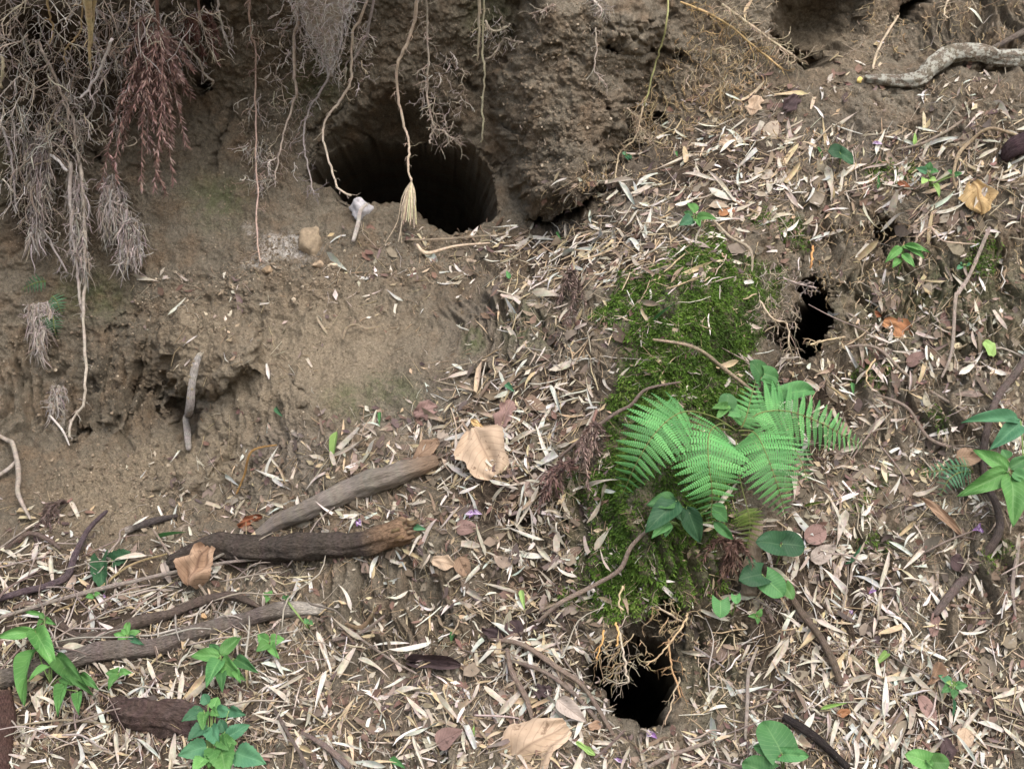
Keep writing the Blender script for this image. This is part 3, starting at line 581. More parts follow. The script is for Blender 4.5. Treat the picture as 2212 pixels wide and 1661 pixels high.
log('twig', 'curved thin branch lying over the upper right litter', [(1935,320,.6),(1990,312,1.2),(2040,290,1.5),(2078,264,1)], [5,6,6,4], (.36,.3,.24), 'bark', 'twig', sides=7)
log('twig', 'bent tan vine arching down from the crumpled yellow leaf', [(2200,298,2),(2130,292,2.5),(2090,312,3),(2062,350,3),(2050,390,3),(2058,420,2)], [8,7,7,8,7,5], (.42,.33,.22), 'bark', 'vine', sides=8)
log('root', 'twisted grey root at the left edge above the litter', [(-15,940,1),(15,950,2),(38,965,3),(45,1000,3),(50,1050,3),(55,1090,2.5),(72,1130,1.5)], [8,9,10,10,12,10,6], (.27,.235,.2), 'root', 'root', sides=9)
log('root', 'straight grey root reaching the left edge', [(-15,1036,1),(20,1012,1.5),(42,990,2)], [8,9,7], (.27,.24,.21), 'root', 'root', sides=8)
log('root', 'pale bare root splinter on the lower left wall', [(112,900,1),(130,925,2),(148,962,1)], [5,6,3], (.5,.46,.42), 'root', 'root', sides=7)
log('twig', 'dark stick lying in the litter left of the rotten log', [(15,1195,.8),(70,1165,1),(115,1180,1),(135,1195,.6)], [7,11,10,7], (.17,.13,.11), 'bark', 'stick', sides=9)
log('twig', 'dark mossy stick on the sand above the rotten log', [(275,1150,.6),(330,1128,.8),(390,1118,.6)], [14,16,9], (.10,.085,.08), 'bark', 'stick', sides=9, startcol=(.45,.4,.35), ends=.2)
log('twig', 'pale straight straw at the bottom left', [(42,1575,1),(150,1568,1.5),(240,1563,1)], [4,5,4], (.5,.42,.3), 'bark', 'twig', sides=7)
log('twig', 'yellow straw stalk over the rotting log', [(205,1530,1),(300,1557,2),(375,1578,1)], [4,5,4], (.46,.34,.16), 'bark', 'twig', sides=7)
log('twig', 'zigzag pale twig lying on the bare slope', [(746,738,1),(754,716,1.5),(775,711,1.5),(795,722,1.5),(824,708,1)], [4,5,5,5,3], (.42,.34,.24), 'bark', 'twig', sides=7)
log('twig', 'pale twig pieces on the ledge before the wide burrow', [(880,524,1),(950,532,1.2),(1020,526,1.2),(1095,518,1)], [4,5,5,4], (.42,.34,.25), 'bark', 'twig', sides=7)
log('twig', 'forked pale root lying on the ledge right of the wide burrow', [(905,548,1),(925,560,1.2),(985,545,1.2),(1060,540,1)], [6,9,6,4], (.34,.27,.2), 'root', 'twig', sides=7)
log('twig', 'pale split stick leaning on the white stone', [(768,532,1.5),(780,500,3),(793,470,5),(803,460,5.5)], [8,9,9,6], (.5,.46,.42), 'wood', 'stick', sides=9)
log('stem', 'bleached dead stump of wood behind the round leaves', [(1612,1290,.5),(1616,1240,.6),(1620,1180,.6),(1625,1120,.5)], [34,36,32,20], (.34,.27,.2), 'wood', 'dead wood', sides=16, rough=.1)
log('twig', 'grey stick pieces behind the wood splinter fan at lower centre', [(1470,1385,1),(1510,1410,1.5),(1560,1435,1)], [4,5,4], (.35,.31,.3), 'bark', 'twig', sides=7)
log('branch', 'dark purple bark slab at the upper right edge', [(2165,338,.3),(2190,322,.5),(2240,300,.6)], [18,40,50], (.075,.05,.055), 'bark', 'bark', sides=14, rough=.1)

# ------------------------------------------------------------------ stones
def rock(name, label, u, v, w, h, col, off=.4, seed=0, cat='stone', sides=0, rough=.22, group=None):
    import bmesh
    bm = bmesh.new(); bmesh.ops.create_icosphere(bm, subdivisions=3, radius=1); m = mpp(u, v)
    co = np.array([q.co[:] for q in bm.verts]); r_ = random.Random(seed)
    for _ in range(11):
        pn = np.array([r_.gauss(0, 1) for _ in range(3)]); pn /= np.linalg.norm(pn); hh = r_.uniform(.6, .85); dd = co@pn-hh; co = co-np.maximum(dd, 0)[:, None]*pn*.92
    r = 1+rough*perlin(co*1.3+seed*7.7, seed)*1.2+.1*perlin(co*3.1+seed, seed+1)+.06*perlin(co*8+seed, seed+2)
    for q, k, c_ in zip(bm.verts, r, co): q.co = Vector((c_[0]*w/2*m*k*1.15, c_[1]*min(w, h)/2*m*k*.95, c_[2]*h/2*m*k*1.15))
    me = bpy.data.meshes.new(name); bm.to_mesh(me); bm.free(); n = len(me.vertices)
    ca = np.ones((n, 4), np.float32); ca[:, :3] = np.array(col)*(1+.12*rng.standard_normal((n, 1)))
    me.color_attributes.new('Col', 'FLOAT_COLOR', 'POINT').data.foreach_set('color', ca.ravel()); me.uv_layers.new(name='UVMap')
    me.polygons.foreach_set('use_smooth', np.ones(len(me.polygons), bool)); me.materials.append(M['stone'])
    p, nn = surf(u, v); o = link(name, me, None, p+nn*off*min(w, h)/2*m); return tag(o, label, cat, group)
rock('stone', 'tan upright stone on the ledge before the wide burrow', 677, 528, 48, 64, (.27,.215,.15), .5, 3)
rock('stone', 'whitish lump of stone at the mouth of the wide burrow', 783, 458, 52, 42, (.42,.415,.435), .5, 15, rough=.5)
rock('stone', 'small brown stone right of the tan upright stone', 692, 578, 26, 14, (.3,.23,.16), .3, 6)
rock('stone', 'small brown stone beneath the white crust on the ledge', 582, 590, 22, 16, (.27,.2,.13), .3, 7)
rock('stone', 'pale flat stone below the tan upright stone', 722, 580, 18, 10, (.45,.38,.28), .4, 8)
rock('mushroom', 'cream rounded fungus cap on the right slope', *T(8, 1275,562), 26, 16, (.62,.54,.36), .8, 9, 'mushroom', rough=.08)
rock('mushroom', 'yellow crumb of fungus at the end of the lichen-spotted branch', *T(4, 650,517), 12, 12, (.7,.55,.2), .8, 11, 'mushroom')
rock('acorn', 'round orange-brown nut lying between the branches at left', *T(9, 1245,738), 14, 14, (.36,.24,.13), .9, 12, 'nut', rough=.03)
rock('fungus', 'pale bracket fungus at the left edge above the litter', *T(9, 150,112), 28, 12, (.5,.4,.25), .9, 13, 'fungus', rough=.1)

# ------------------------------------------------------------------ fallen single leaves
FL = flat_leaf
FL('dead_leaf', 6, 1400,1110, 1540,1430, 320, 'rough', 'd_tan', 'large round tan dead leaf with veins, on the litter in the centre', crump=.2, lift=.02, curl=.1, tilt=.05)
FL('dead_leaf', 4, 1330,1130, 1400,1330, 190, 'rough', 'd_yellow', 'crumpled yellow-tan dead leaf on the upper right slope', crump=.38, lift=.02, var=3, tilt=.15)
FL('dead_leaf', 8, 805,440, 985,510, 125, 'rough', 'd_orange', 'crumpled orange-brown leaf right of the narrow upright burrow', crump=.2, lift=.012, var=2)
FL('dead_leaf', 9, 1180,590, 1340,360, 215, 'rough', 'd_brown', 'curled round brown leaf leaning on the dark rotten log', crump=.5, lift=.055, var=5, tilt=.1, curl=.35)
FL('dead_leaf', 11, -70,1610, 450,1440, 330, 'rough', 'd_tan', 'huge tan dead leaf at the bottom centre', crump=.22, lift=.010, fold=.02, var=7, ragged=.1)
FL('dead_leaf', 11, 350,1245, 530,1395, 110, 'ovate', 'd_grey', 'grey veined leaf left below the lower burrow', crump=.1, lift=.015, fold=.3)
FL('dead_leaf', 10, 970,975, 1310,1030, 90, 'rough', 'd_dark', 'long curled dark maroon leaf on the bare soil', crump=.15, lift=.012, fold=.5, var=1)
FL('dead_leaf', 10, 1600,730, 1640,900, 120, 'ovate', 'd_dark', 'blackish upright leaf left above the lower burrow', crump=.15, lift=.015)
FL('dead_leaf', 10, 1420,810, 1590,880, 70, 'rough', 'd_dark', 'black curled leaf strip beside the blackish upright leaf', crump=.3, lift=.012, var=2)
FL('dead_leaf', 8, 950,720, 1085,640, 80, 'ovate', 'd_mauve', 'mauve leaf below the crumpled orange-brown leaf', lift=.01, crump=.08)
FL('dead_leaf', 8, 1190,330, 1180,540, 95, 'ovate', 'd_mauve', 'mauve hanging leaf behind the forked pale twig', lift=.012, crump=.1, var=2)
FL('dead_leaf', 12, 290,260, 430,210, 125, 'round', 'd_mauve', 'round mauve-brown leaf right of the round green leaves', lift=.012, crump=.06)
FL('dead_leaf', 12, 320,400, 500,290, 110, 'ovate', 'd_grey', 'greyish leaf beneath the round mauve-brown leaf', lift=.01, crump=.12)
FL('dead_leaf', 10, 1270,200, 1420,190, 100, 'ovate', 'd_mauve', 'mauve-brown leaf beside the purple petals', lift=.01, crump=.1, var=3)
FL('dead_leaf', 10, 1290,360, 1360,510, 110, 'ovate', 'd_brown', 'brown leaf left of the lower moss', lift=.01, crump=.12, var=3)
FL('dead_leaf', 10, 1130,390, 1270,420, 90, 'rough', 'd_tan', 'ragged tan leaf left of the brown leaf by the lower moss', lift=.01, crump=.15, var=4)
FL('dead_leaf', 10, 1150,1510, 1340,1470, 140, 'ovate', 'd_mauve', 'purple-brown leaf at the bottom left of the huge tan leaf', lift=.01, crump=.12, var=4)
FL('dead_leaf', 6, 1520,1090, 1620,930, 110, 'rough', 'd_mauve', 'purplish torn leaf above the large round tan leaf', lift=.015, crump=.15, var=5, ragged=.15)
FL('dead_leaf', 6, 1010,1010, 1170,970, 110, 'rough', 'd_mauve', 'mauve torn leaf at the upper edge of the litter', lift=.012, crump=.18, var=6, ragged=.12)
FL('dead_leaf', 6, 1010,1290, 1170,1170, 110, 'rough', 'd_brown', 'brown piece of bark above the upper log end', lift=.015, crump=.1, var=8, cat='bark')
FL('dead_leaf', 12, 1290,1390, 1290,1565, 115, 'ovate', 'd_tan', 'neat oval tan leaf at the bottom right', lift=.012, crump=.06)
FL('dead_leaf', 12, 1110,1020, 1040,1190, 80, 'rough', 'd_brown', 'curled brown leaf at lower right', lift=.02, crump=.25, var=9, fold=.7)
FL('dead_leaf', 12, 970,1240, 1130,1390, 100, 'ovate', 'd_mauve', 'mauve leaf under the curled brown leaf', lift=.009, crump=.1, var=5)
FL('dead_leaf', 12, 1140,1480, 1210,1600, 110, 'rough', 'd_dark', 'dark leaf beside the neat oval tan leaf', lift=.01, crump=.2, var=6)
FL('dead_leaf', 12, 1180,380, 1290,440, 110, 'ovate', 'd_dark', 'dark purple leaf above the mossy slope at right', lift=.01, crump=.15, var=7)
FL('dead_leaf', 12, 1090,700, 1100,850, 70, 'rough', 'd_mauve', 'folded mauve leaf hanging from the forked branch end', lift=.012, crump=.2, var=8)
FL('dead_leaf', 12, 1000,30, 1290,260, 60, 'lance', 'd_brown', 'long curved brown leaf at right of the moss cushion', lift=.015, crump=.1, var=3)
FL('dead_leaf', 3, 1325,1320, 1390,1290, 50, 'round', 'd_orange', 'small orange leaf above the moss', lift=.01, crump=.1)
FL('dead_leaf', 3, 1370,1300, 1450,1260, 50, 'ovate', 'd_red', 'small reddish leaf beside the small orange leaf', lift=.009, crump=.1)
FL('dead_leaf', 8, 1210,1310, 1390,1290, 120, 'ovate', 'd_brown', 'brown leaf under the leafy plant at right', lift=.03, crump=.2, var=10)
FL('dead_leaf', 8, 1380,590, 1470,660, 95, 'rough', 'g_pale', 'pale green tattered leaf on the right slope', 'fallen leaf', lift=.012, crump=.12)
FL('dead_leaf', 3, 1530,720, 1590,590, 90, 'rough', 'd_tan', 'ragged straw-coloured leaf below the upper right hollow', lift=.012, crump=.2, var=11, ragged=.2)
FL('dead_leaf', 3, 1340,860, 1450,910, 100, 'rough', 'd_tan', 'withered curled leaf on the upper right litter', lift=.012, crump=.3, var=12, ragged=.2)
FL('dead_leaf', 11, 220,1180, 330,1200, 90, 'rough', 'd_dark', 'dark shrivelled leaf by the sticks left of the lower burrow', lift=.012, crump=.3, var=13, ragged=.15)
FL('dead_leaf', 12, 500,1345, 590,1310, 50, 'rough', 'd_orange', 'small ochre leaf scrap in the lower right litter', lift=.01, crump=.2, var=14)
FL('dead_leaf', 9, 1010,400, 1060,570, 50, 'ovate', 'd_grey', 'grey leaf standing left of the curled round brown leaf', lift=.02, crump=.12, var=15)
FL('dead_leaf', 9, 1450,180, 1610,120, 60, 'rough', 'd_red', 'dark red-brown leaf above the upper log', lift=.01, crump=.25, var=16)
FL('dead_leaf', 8, 700,390, 810,380, 40, 'rough', 'd_red', 'reddish scrap of leaf beside the narrow upright burrow', lift=.008, crump=.15, var=17)
FL('dead_leaf', 4, 880,1130, 960,1150, 40, 'ovate', 'd_red', 'reddish leaf scrap on the upper right moss', lift=.008, crump=.1, var=17)
FL('dead_leaf', 6, 1380,1095, 1475,1150, 36, 'rough', 'd_yellow', 'bright yellow leaf scrap behind the large round tan leaf', lift=.03, crump=.2, var=18)
FL('dead_leaf', 11, 450,1505, 575,1575, 40, 'rough', 'g_pale', 'yellow-green leaf scrap on the edge of the huge tan leaf', 'fallen leaf', lift=.02, crump=.1, var=18)
FL('dead_leaf', 9, 700,1260, 1000,1350, 120, 'rough', 'd_dark', 'dark rotten leaf on the half-buried log', lift=.012, crump=.2, var=19)
FL('dead_leaf', 11, 530,1420, 610,1390, 60, 'rough', 'd_brown', 'small tan-brown leaf right of the grey veined leaf', lift=.015, crump=.2, var=20)
FL('dead_leaf', 4, 180,700, 275,610, 90, 'rough', 'd_dark', 'black and grey torn leaf below the upper right hollow', lift=.012, crump=.25, var=21)
FL('dead_leaf', 4, 30,830, 180,760, 50, 'ovate', 'd_red', 'dark wine-red leaf in the upper right litter', lift=.008, crump=.1, var=21)
# green fallen bamboo leaves
for n, x0, y0, x1, y1, w, mat, lb in [(6,550,1120,510,1350,52,'g_pale','broad light green bamboo leaf standing above the grey-brown log'),(6,130,950,190,1035,34,'g_dark','small dark green leaf on the bare slope'),
  (6,803,1000,803,1105,24,'g_mid','narrow green leaf at the upper edge of the litter'),(6,1580,835,1650,905,40,'g_blue','blue-green leaf end left of the moss'),(12,840,940,725,1060,48,'g_pale','light green leaf in the lower right litter'),
  (10,1255,770,1220,865,36,'g_mid','green leaf on the litter left of the lower burrow'),(11,120,560,145,690,36,'g_pale','pale green leaf left of the lower moss'),(7,930,450,1080,340,18,'g_mid','thin green blade lying on the moss'),
  (12,410,1300,580,1265,26,'g_pale','yellow-green leaf in the litter beside the smooth brown stick'),(10,870,1580,980,1661,46,'g_mid','green leaf at the bottom centre'),(4,985,890,985,810,26,'g_pale','small pale green blade at the upper right'),
  (10,1370,1470,1385,1385,26,'g_pale','bright green curled leaf beside the huge tan leaf'),(10,1030,200,1115,215,44,'g_blue','blue-green leaf at the broken end of the dark log'),(4,405,890,445,965,16,'g_mid','green blade left of the dark heart leaves'),
  (4,765,1155,765,1065,20,'g_mid','narrow green leaf on the upper right moss'),(6,1600,200,1570,145,30,'g_mid','small green leaf at the right end of the ledge'),(3,355,1400,375,1480,20,'g_mid','narrow green leaf at the top of the litter slope'),
  (12,560,430,665,250,26,'g_blue','grey-green bamboo leaf standing on the right slope'),(8,300,1585,450,1560,18,'g_olive','narrow olive leaf below the fern'),(8,630,780,650,860,26,'g_mid','small green leaf beside the upper fern frond'),
  (12,1200,1230,1215,1360,24,'g_blue','grey-green leaf under the small sprout at lower right'),(3,1075,940,1090,985,16,'g_mid','tiny green blade below the boulder'),(9,960,275,1180,245,26,'g_mid','greenish strip on the sand above the dark log')]:
    FL('bamboo_leaf', n, x0, y0, x1, y1, w, 'bamboo' if w > 16 else 'lance', mat, lb, 'bamboo leaf', lift=.012, tilt=.12, curl=.15, fold=.25)

# ------------------------------------------------------------------ living plants
def leaf_on(root, n, x0, y0, x1, y1, w, shape, mat, off0=.04, off1=None, nrm=None, label=None, name='leaf', droop=.15, **kw):
    (u0, v0), (u1, v1) = T(n, x0, y0, x1, y1)
    a = at(u0, v0, off0); b = at(u1, v1, off1 if off1 is not None else off0+.01); x = b-a; L_ = x.length
    nn = Vector(nrm or (random.uniform(-.25, .25), -.8, random.uniform(.25, .65))); nn = (nn-x*nn.dot(x)/x.dot(x)).normalized()
    kw.setdefault('curl', .22); kw.setdefault('fold', .22)
    o = link(name, lm(shape, mat, **kw), root); place(o, a, x, nn, L_, w*K*mpp(u0, v0), parent=root)
    if label: o['label'] = label
    return o
def plant(name, label, cat, base, leaves, mat, off=.04, shape='ovate', serr=0, stems=True, grp=None, stemcol=(.16,.24,.08), crump=.11):
    """base (n, x, y); leaves: (x0, y0, x1, y1, w[, material[, shape]]) in the same sheet"""
    n = base[0]; p, nn = surf(*T(n, base[1], base[2])); root = thing(name, p, label, cat, grp); a = Acc()
    for lf in leaves:
        x0, y0, x1, y1, w = lf[:5]; m_ = lf[5] if len(lf) > 5 and lf[5] else mat; sh = lf[6] if len(lf) > 6 else shape
        o_ = off+random.uniform(0, .012)
        leaf_on(root, n, x0, y0, x1, y1, w, sh, m_, o_, serr=serr, crump=crump, var=random.randint(0, 2))
        q = at(*T(n, x0, y0), o_); mid = (p+q)/2+Vector((0, -.01, .004))
        pp, rr = cat_rom([p, mid, q], [.0017, .0014, .0009], 3); tube(a, [z-p for z in pp], rr, 5, stemcol)
    if stems: link('stem', a.mesh('stem', 'stemgreen'), root)
    return root
plant('herb', 'plant with long lance-shaped leaves in front of the long branch log', 'plant', (9,320,1160), [(215,815,-25,855,75),(205,800,330,1030,115),(228,910,100,1215,112),(335,965,525,1175,105),(305,1030,175,1105,52,'g_bright'),(395,1125,345,1305,78,'g_bright'),(475,1185,475,1305,62,'g_bright'),(485,1085,590,1165,62),(370,1100,440,1145,50),(270,740,330,775,40),(270,740,235,705,35),(260,720,145,698,30),(265,750,225,785,30)], 'g_bright', .06, 'lance')
plant('herb', 'plant with six glossy oval leaves right of the long branch log', 'plant', (9,1350,1060), [(1345,970,1160,965,88,'g_bright'),(1350,965,1475,835,85,'g_bright'),(1350,985,1475,1110,100,'g_bright'),(1345,985,1260,1135,100),(1430,985,1560,1060,80),(1350,1060,1355,1170,70),(1345,965,1270,890,60),(1440,1060,1460,1120,50,'g_bright')], 'g_mid', .05)
plant('herb', 'upright nettle-like plant with toothed leaves at the bottom left', 'plant', (9,1300,1700), [(1270,1262,1235,1198,70),(1300,1295,1330,1215,75,'g_bright'),(1320,1305,1425,1320,80),(1245,1300,1112,1362,85),(1250,1310,1235,1410,75,'g_bright'),(1290,1300,1330,1330,60,'g_bright'),(1400,1300,1490,1330,70),(1375,1430,1335,1355,80),(1380,1470,1525,1385,95),(1270,1395,1145,1475,100),(1285,1400,1330,1515,100),(1265,1520,1092,1575,125),(1330,1500,1440,1500,110,'g_bright'),(1345,1520,1380,1690,170,'g_bright'),(1430,1560,1610,1620,150),(1310,1530,1275,1640,100,'g_bright'),(1255,1590,1180,1665,95,'g_bright'),(1330,1470,1390,1540,80,'g_bright')], 'g_blue', .07, 'ovate', 9)
plant('herb', 'small four-leaved plant right of the bleached log end', 'plant', (10,130,930), [(130,885,50,840,75),(135,880,215,865,80),(125,890,55,935,75,),(140,900,175,975,60)], 'g_bright', .04)
plant('herb', 'small pointed-leaf plant between the branches', 'plant', (9,770,890), [(780,840,780,750,45),(785,845,855,815,45),(765,850,690,835,40),(765,855,715,890,45),(785,855,865,895,45,'g_blue'),(775,840,740,800,35)], 'g_bright', .035, 'lance')
plant('herb', 'small drooping plant just below the long branch log', 'plant', (9,725,1085), [(720,1080,645,1075,60),(725,1075,800,1070,55),(720,1085,660,1160,60),(725,1060,700,1050,40)], 'g_bright', .03, 'ovate', 7)
plant('herb', 'small leafy sprig below the dark log at left', 'plant', (9,575,600), [(570,600,525,610,45),(575,600,610,585,35),(570,590,550,560,30)], 'g_bright', .03)
plant('ivy', 'dark green ivy with two lobed leaves left of the logs', 'ivy', (9,690,420), [(620,380,615,540,110),(690,385,795,340,95)], 'g_dark', .03, 'heart', 5)
plant('herb', 'small plant with oval leaves on top of the moss', 'plant', (3,1190,1330), [(1190,1300,1150,1225,65),(1200,1325,1325,1330,55),(1180,1335,1100,1370,75,'g_blue'),(1200,1335,1220,1375,45),(1175,1320,1120,1290,40,'g_mid')], 'g_bright', .04)
plant('herb', 'plant with a pair of dark heart-shaped leaves on the upper right slope', 'plant', (4,540,1000), [(535,930,470,920,95),(530,925,620,995,75)], 'g_dark', .035, 'heart')
plant('herb', 'plant with lance-shaped leaves on the grooved earth at right', 'plant', (4,900,1660), [(915,1505,820,1595,55),(918,1500,1055,1565,62),(930,1495,1090,1535,40),(915,1550,995,1625,50),(905,1580,860,1630,45)], 'g_bright', .04, 'lance')
plant('herb', 'pale green sprout on the upper right slope', 'plant', (4,1080,1160), [(1070,1055,1005,1025,50,'g_blue'),(1075,1040,1090,990,50,'g_mid'),(1090,1050,1140,1045,45,'g_mid'),(1060,1090,1040,1120,45),(1085,1095,1125,1100,45),(1110,1120,1150,1195,40),(1230,1075,1285,1055,35,'g_mid'),(1220,1060,1200,1040,30,'g_mid')], 'g_pale', .035)
plant('shrub_seedling', 'large-leaved plant leaning in at the right edge', 'plant', (8,1640,1520), [(1640,1050,1298,1040,90,'g_blue'),(1645,1060,1470,1215,115,'g_blue'),(1565,1360,1360,1225,100),(1565,1365,1280,1505,125),(1585,1390,1610,1680,160),(1575,1345,1700,1270,80,'g_mid'),(1560,1290,1530,1230,80,'g_mid'),(1590,1370,1720,1430,90,'g_mid')], 'g_bright', .09)
plant('herb', 'plant with round heart-shaped leaves beside the dead stump', 'plant', (12,150,420), [(175,290,40,270,150,'g_dark'),(185,285,330,300,160,'g_dark')], 'g_dark', .045, 'heart')
plant('herb', 'low round-leaved plant below the pair of heart-shaped leaves', 'plant', (12,120,560), [(60,470,-70,500,150,'g_dark'),(80,500,200,600,160),(200,540,250,620,80,'g_bright'),(-20,400,20,390,80,'g_blue')], 'g_mid', .04, 'heart')
plant('herb', 'small heart-leaved seedling right of the lower moss', 'plant', (11,1420,720), [(1345,630,1350,735,120),(1440,600,1445,650,60)], 'g_mid', .035, 'heart')
plant('herb', 'tiny bright seedling on the dead stump', 'plant', (11,1570,760), [(1568,730,1520,725,35),(1575,725,1600,685,40),(1570,738,1575,770,35)], 'g_bright', .035)
plant('herb', 'big heart-shaped leaf plant at the bottom right of centre', 'plant', (12,190,1660), [(180,1560,70,1355,220),(185,1570,345,1580,90),(150,1570,10,1520,80)], 'g_mid', .07, 'heart')
plant('herb', 'broad dark green leaf cut by the bottom edge', 'plant', (12,40,1700), [(100,1690,-60,1620,170,'g_mid')], 'g_mid', .06, 'heart')
plant('herb', 'bright plant with two heart-shaped leaves at the bottom right', 'plant', (12,1085,1661), [(1080,1620,945,1570,120),(1090,1620,1210,1625,125),(1080,1612,1100,1640,40)], 'g_bright', .05, 'heart')
plant('herb', 'glossy broad-leaved plant beneath the fern', 'plant', (11,1110,180), [(1090,20,890,200,150),(1090,60,1110,150,75),(1140,60,1225,285,125),(1290,60,1400,150,110,'g_mid'),(1305,155,1435,265,62,'g_mid'),(1075,20,905,40,110,'g_mid'),(1040,150,930,240,80,'g_mid'),(1030,160,1010,240,60,'g_mid')], 'g_dark', .05)
plant('herb', 'plant with broad heart-shaped leaves above the fern', 'plant', (8,150,860), [(60,790,0,690,130,'g_mid'),(75,770,170,800,110,'g_mid'),(120,860,75,800,70,'g_mid'),(190,900,400,850,120),(180,870,130,940,110,'g_mid')], 'g_mid', .06, 'heart')
plant('herb', 'small pale plant left of the broad heart-shaped leaves', 'plant', (7,1385,1010), [(1385,960,1400,885,110),(1385,970,1310,970,50,'g_bright'),(1400,1000,1480,1010,80),(1380,975,1330,1030,50,'g_bright'),(1385,970,1400,985,35,'g_bright')], 'g_mid', .05, 'heart')
plant('herb', 'small sprout with toothed leaves in the lower right litter', 'plant', (12,1220,1230), [(1215,1140,1145,1085,60,'g_blue'),(1240,1150,1320,1150,55,'g_mid'),(1205,1160,1165,1190,55,'g_mid'),(1225,1170,1235,1225,60,'g_mid'),(1215,1140,1190,1130,35,'g_pale'),(1225,1140,1255,1135,35,'g_pale')], 'g_mid', .035, 'ovate', 7)
plant('herb', 'tiny pale leaves growing on the crevice beside the boulder', 'plant', (3,775,975), [(770,945,750,930,28),(770,950,800,965,30),(765,955,785,970,26)], 'g_blue', .02, 'round')
plant('herb', 'tiny clover-like leaves on the grooved earth at the right', 'plant', (4,1290,1640), [(1285,1625,1255,1640,30),(1285,1620,1275,1605,25),(1310,1620,1330,1615,30)], 'g_blue', .02, 'round')
plant('herb', 'small green sprig below the bleached log end', 'plant', (10,360,770), [(365,770,345,740,35),(370,765,395,775,35),(225,620,215,600,30),(230,615,255,620,35)], 'g_mid', .03)
plant('herb', 'small fresh sprig on bare earth left of the bleached log end', 'plant', (9,1640,640), [(1635,610,1610,580,35),(1640,605,1660,570,35),(1640,610,1625,640,30)], 'g_bright', .025, 'lance')

# ferns: a frond is a midrib with pairs of pinnae, each pinna with small lobes
def pinna_mesh(name, mat, k=15, lobe=.11):
    a = Acc(); vs = []; fs = []; uv = []
    def q(p4, u4):
        o = len(vs); vs.extend(p4); uv.extend(u4); fs.append(tuple(range(o, o+len(p4))))
    for i in range(k):
        t = (i+.4)/k; L_ = lobe*(1-t**2.2)*(.75+.25*min(1, i/2))+.014; w = .74/k
        for s_ in (-1, 1):
            sw = .018
            q([(t-.5*w, 0, .004), (t+.42*w, 0, .004), (t+.55*w+sw*.6, s_*L_*.62, -.006), (t+.25*w+sw, s_*L_, -.015), (t-.25*w+sw*.6, s_*L_*.85, -.012), (t-.5*w+sw*.25, s_*L_*.45, -.005)], [(.5, .1), (.5, .9), (.7, .8), (.95, .6), (.9, .3), (.7, .2)])
    o = len(vs); vs.extend([(0, -.008, .006), (1, -.002, .004), (1, .002, .004), (0, .008, .006)]); uv.extend([(.5, 0)]*4); fs.append((o, o+1, o+2, o+3))
    for i, (x, y, z) in enumerate(vs): vs[i] = (x, y, z-.13*x*x)
    a.add(vs, fs, (1, 1, 1), uv); return a.mesh(name, mat)
def fern(name, label, base, fronds, cat='fern'):
    p, nn = surf(*base); root = thing(name, p, label, cat)
    for fr in fronds:
        pts, npair, plen, mat, bare = fr[:5]; P3 = [at(u, v, o) for u, v, o in pts]
        pp, rr = cat_rom(P3, list(np.linspace(.0016, .0006, len(P3))), 10)
        a = Acc(); tube(a, [z-p for z in pp], rr, 5, (.13, .15, .05)); f = link('frond', a.mesh('frond', 'stemgreen'), root)
        pm = CACHE.setdefault(('pinna', mat), pinna_mesh('pinna', mat)); m = mpp(*pts[0][:2]); n = len(pp)
        for i in range(npair):
            t = bare+(1-bare)*(i+.3)/npair; j = min(n-2, int(t*(n-1))); c = pp[j].lerp(pp[j+1], t*(n-1)-j)
            d = (pp[min(j+2, n-1)]-pp[max(j-1, 0)]).normalized()
            nrm = Vector((0, -.85, .5)); nrm = (nrm-d*nrm.dot(d)).normalized(); sdv = d.cross(nrm)
            tt = (t-bare)/(1-bare); L_ = 1.12*plen*m*min(1, .6+2.2*tt)*(1-tt**1.5)**.8+2*m
            for s_ in (-1, 1):
                x = (sdv*s_+d*(.16+.3*tt)+nrm*random.uniform(-.10, .04)).normalized(); nn_ = (nrm+Vector((random.uniform(-.12, .12), 0, random.uniform(-.12, .12)))).normalized(); nn_ = (nn_-x*nn_.dot(x)).normalized()
                q = link('pinna', pm, f); place(q, c, x, nn_, L_*random.uniform(.92, 1.05), L_*1.0, L_, parent=root)
    return root
def D8(*x): return x
fern('fern', 'large bright green fern growing out of the moss above the lower burrow', (1590, 935), [
    ([(1590,930,.03),(1560,915,.08),(1533,935,.12),(1530,990,.14),(1538,1060,.13),(1536,1122,.09)], 17, 92, 'g_fern', .28),
    ([(1590,930,.03),(1540,900,.07),(1475,890,.10),(1420,930,.12),(1375,1000,.11),(1345,1068,.07)], 16, 76, 'g_fern', .38),
    ([(1595,930,.03),(1630,935,.07),(1655,980,.11),(1680,1050,.11),(1697,1112,.07)], 17, 80, 'g_fern', .22),
    ([(1600,925,.03),(1640,893,.07),(1700,888,.10),(1770,912,.10),(1820,940,.08),(1864,962,.05)], 21, 76, 'g_fern', .15),
    ([(1600,925,.03),(1612,900,.05),(1622,860,.06),(1632,822,.06)], 11, 44, 'g_fern', .1),
    ([(1580,930,.03),(1530,920,.05),(1470,905,.07),(1435,880,.07),(1418,864,.05)], 12, 36, 'g_fern', .45),
    ([(1580,930,.03),(1510,925,.05),(1450,915,.07),(1410,905,.07),(1380,900,.05)], 12, 34, 'g_fern', .5),
    ([(1600,940,.02),(1690,940,.05),(1725,985,.06),(1745,1040,.05)], 12, 44, 'g_mid', .25),
    ([(1590,950,.02),(1598,1030,.04),(1612,1090,.05),(1620,1130,.045),(1613,1185,.03)], 10, 34, 'g_olive', .55),
])
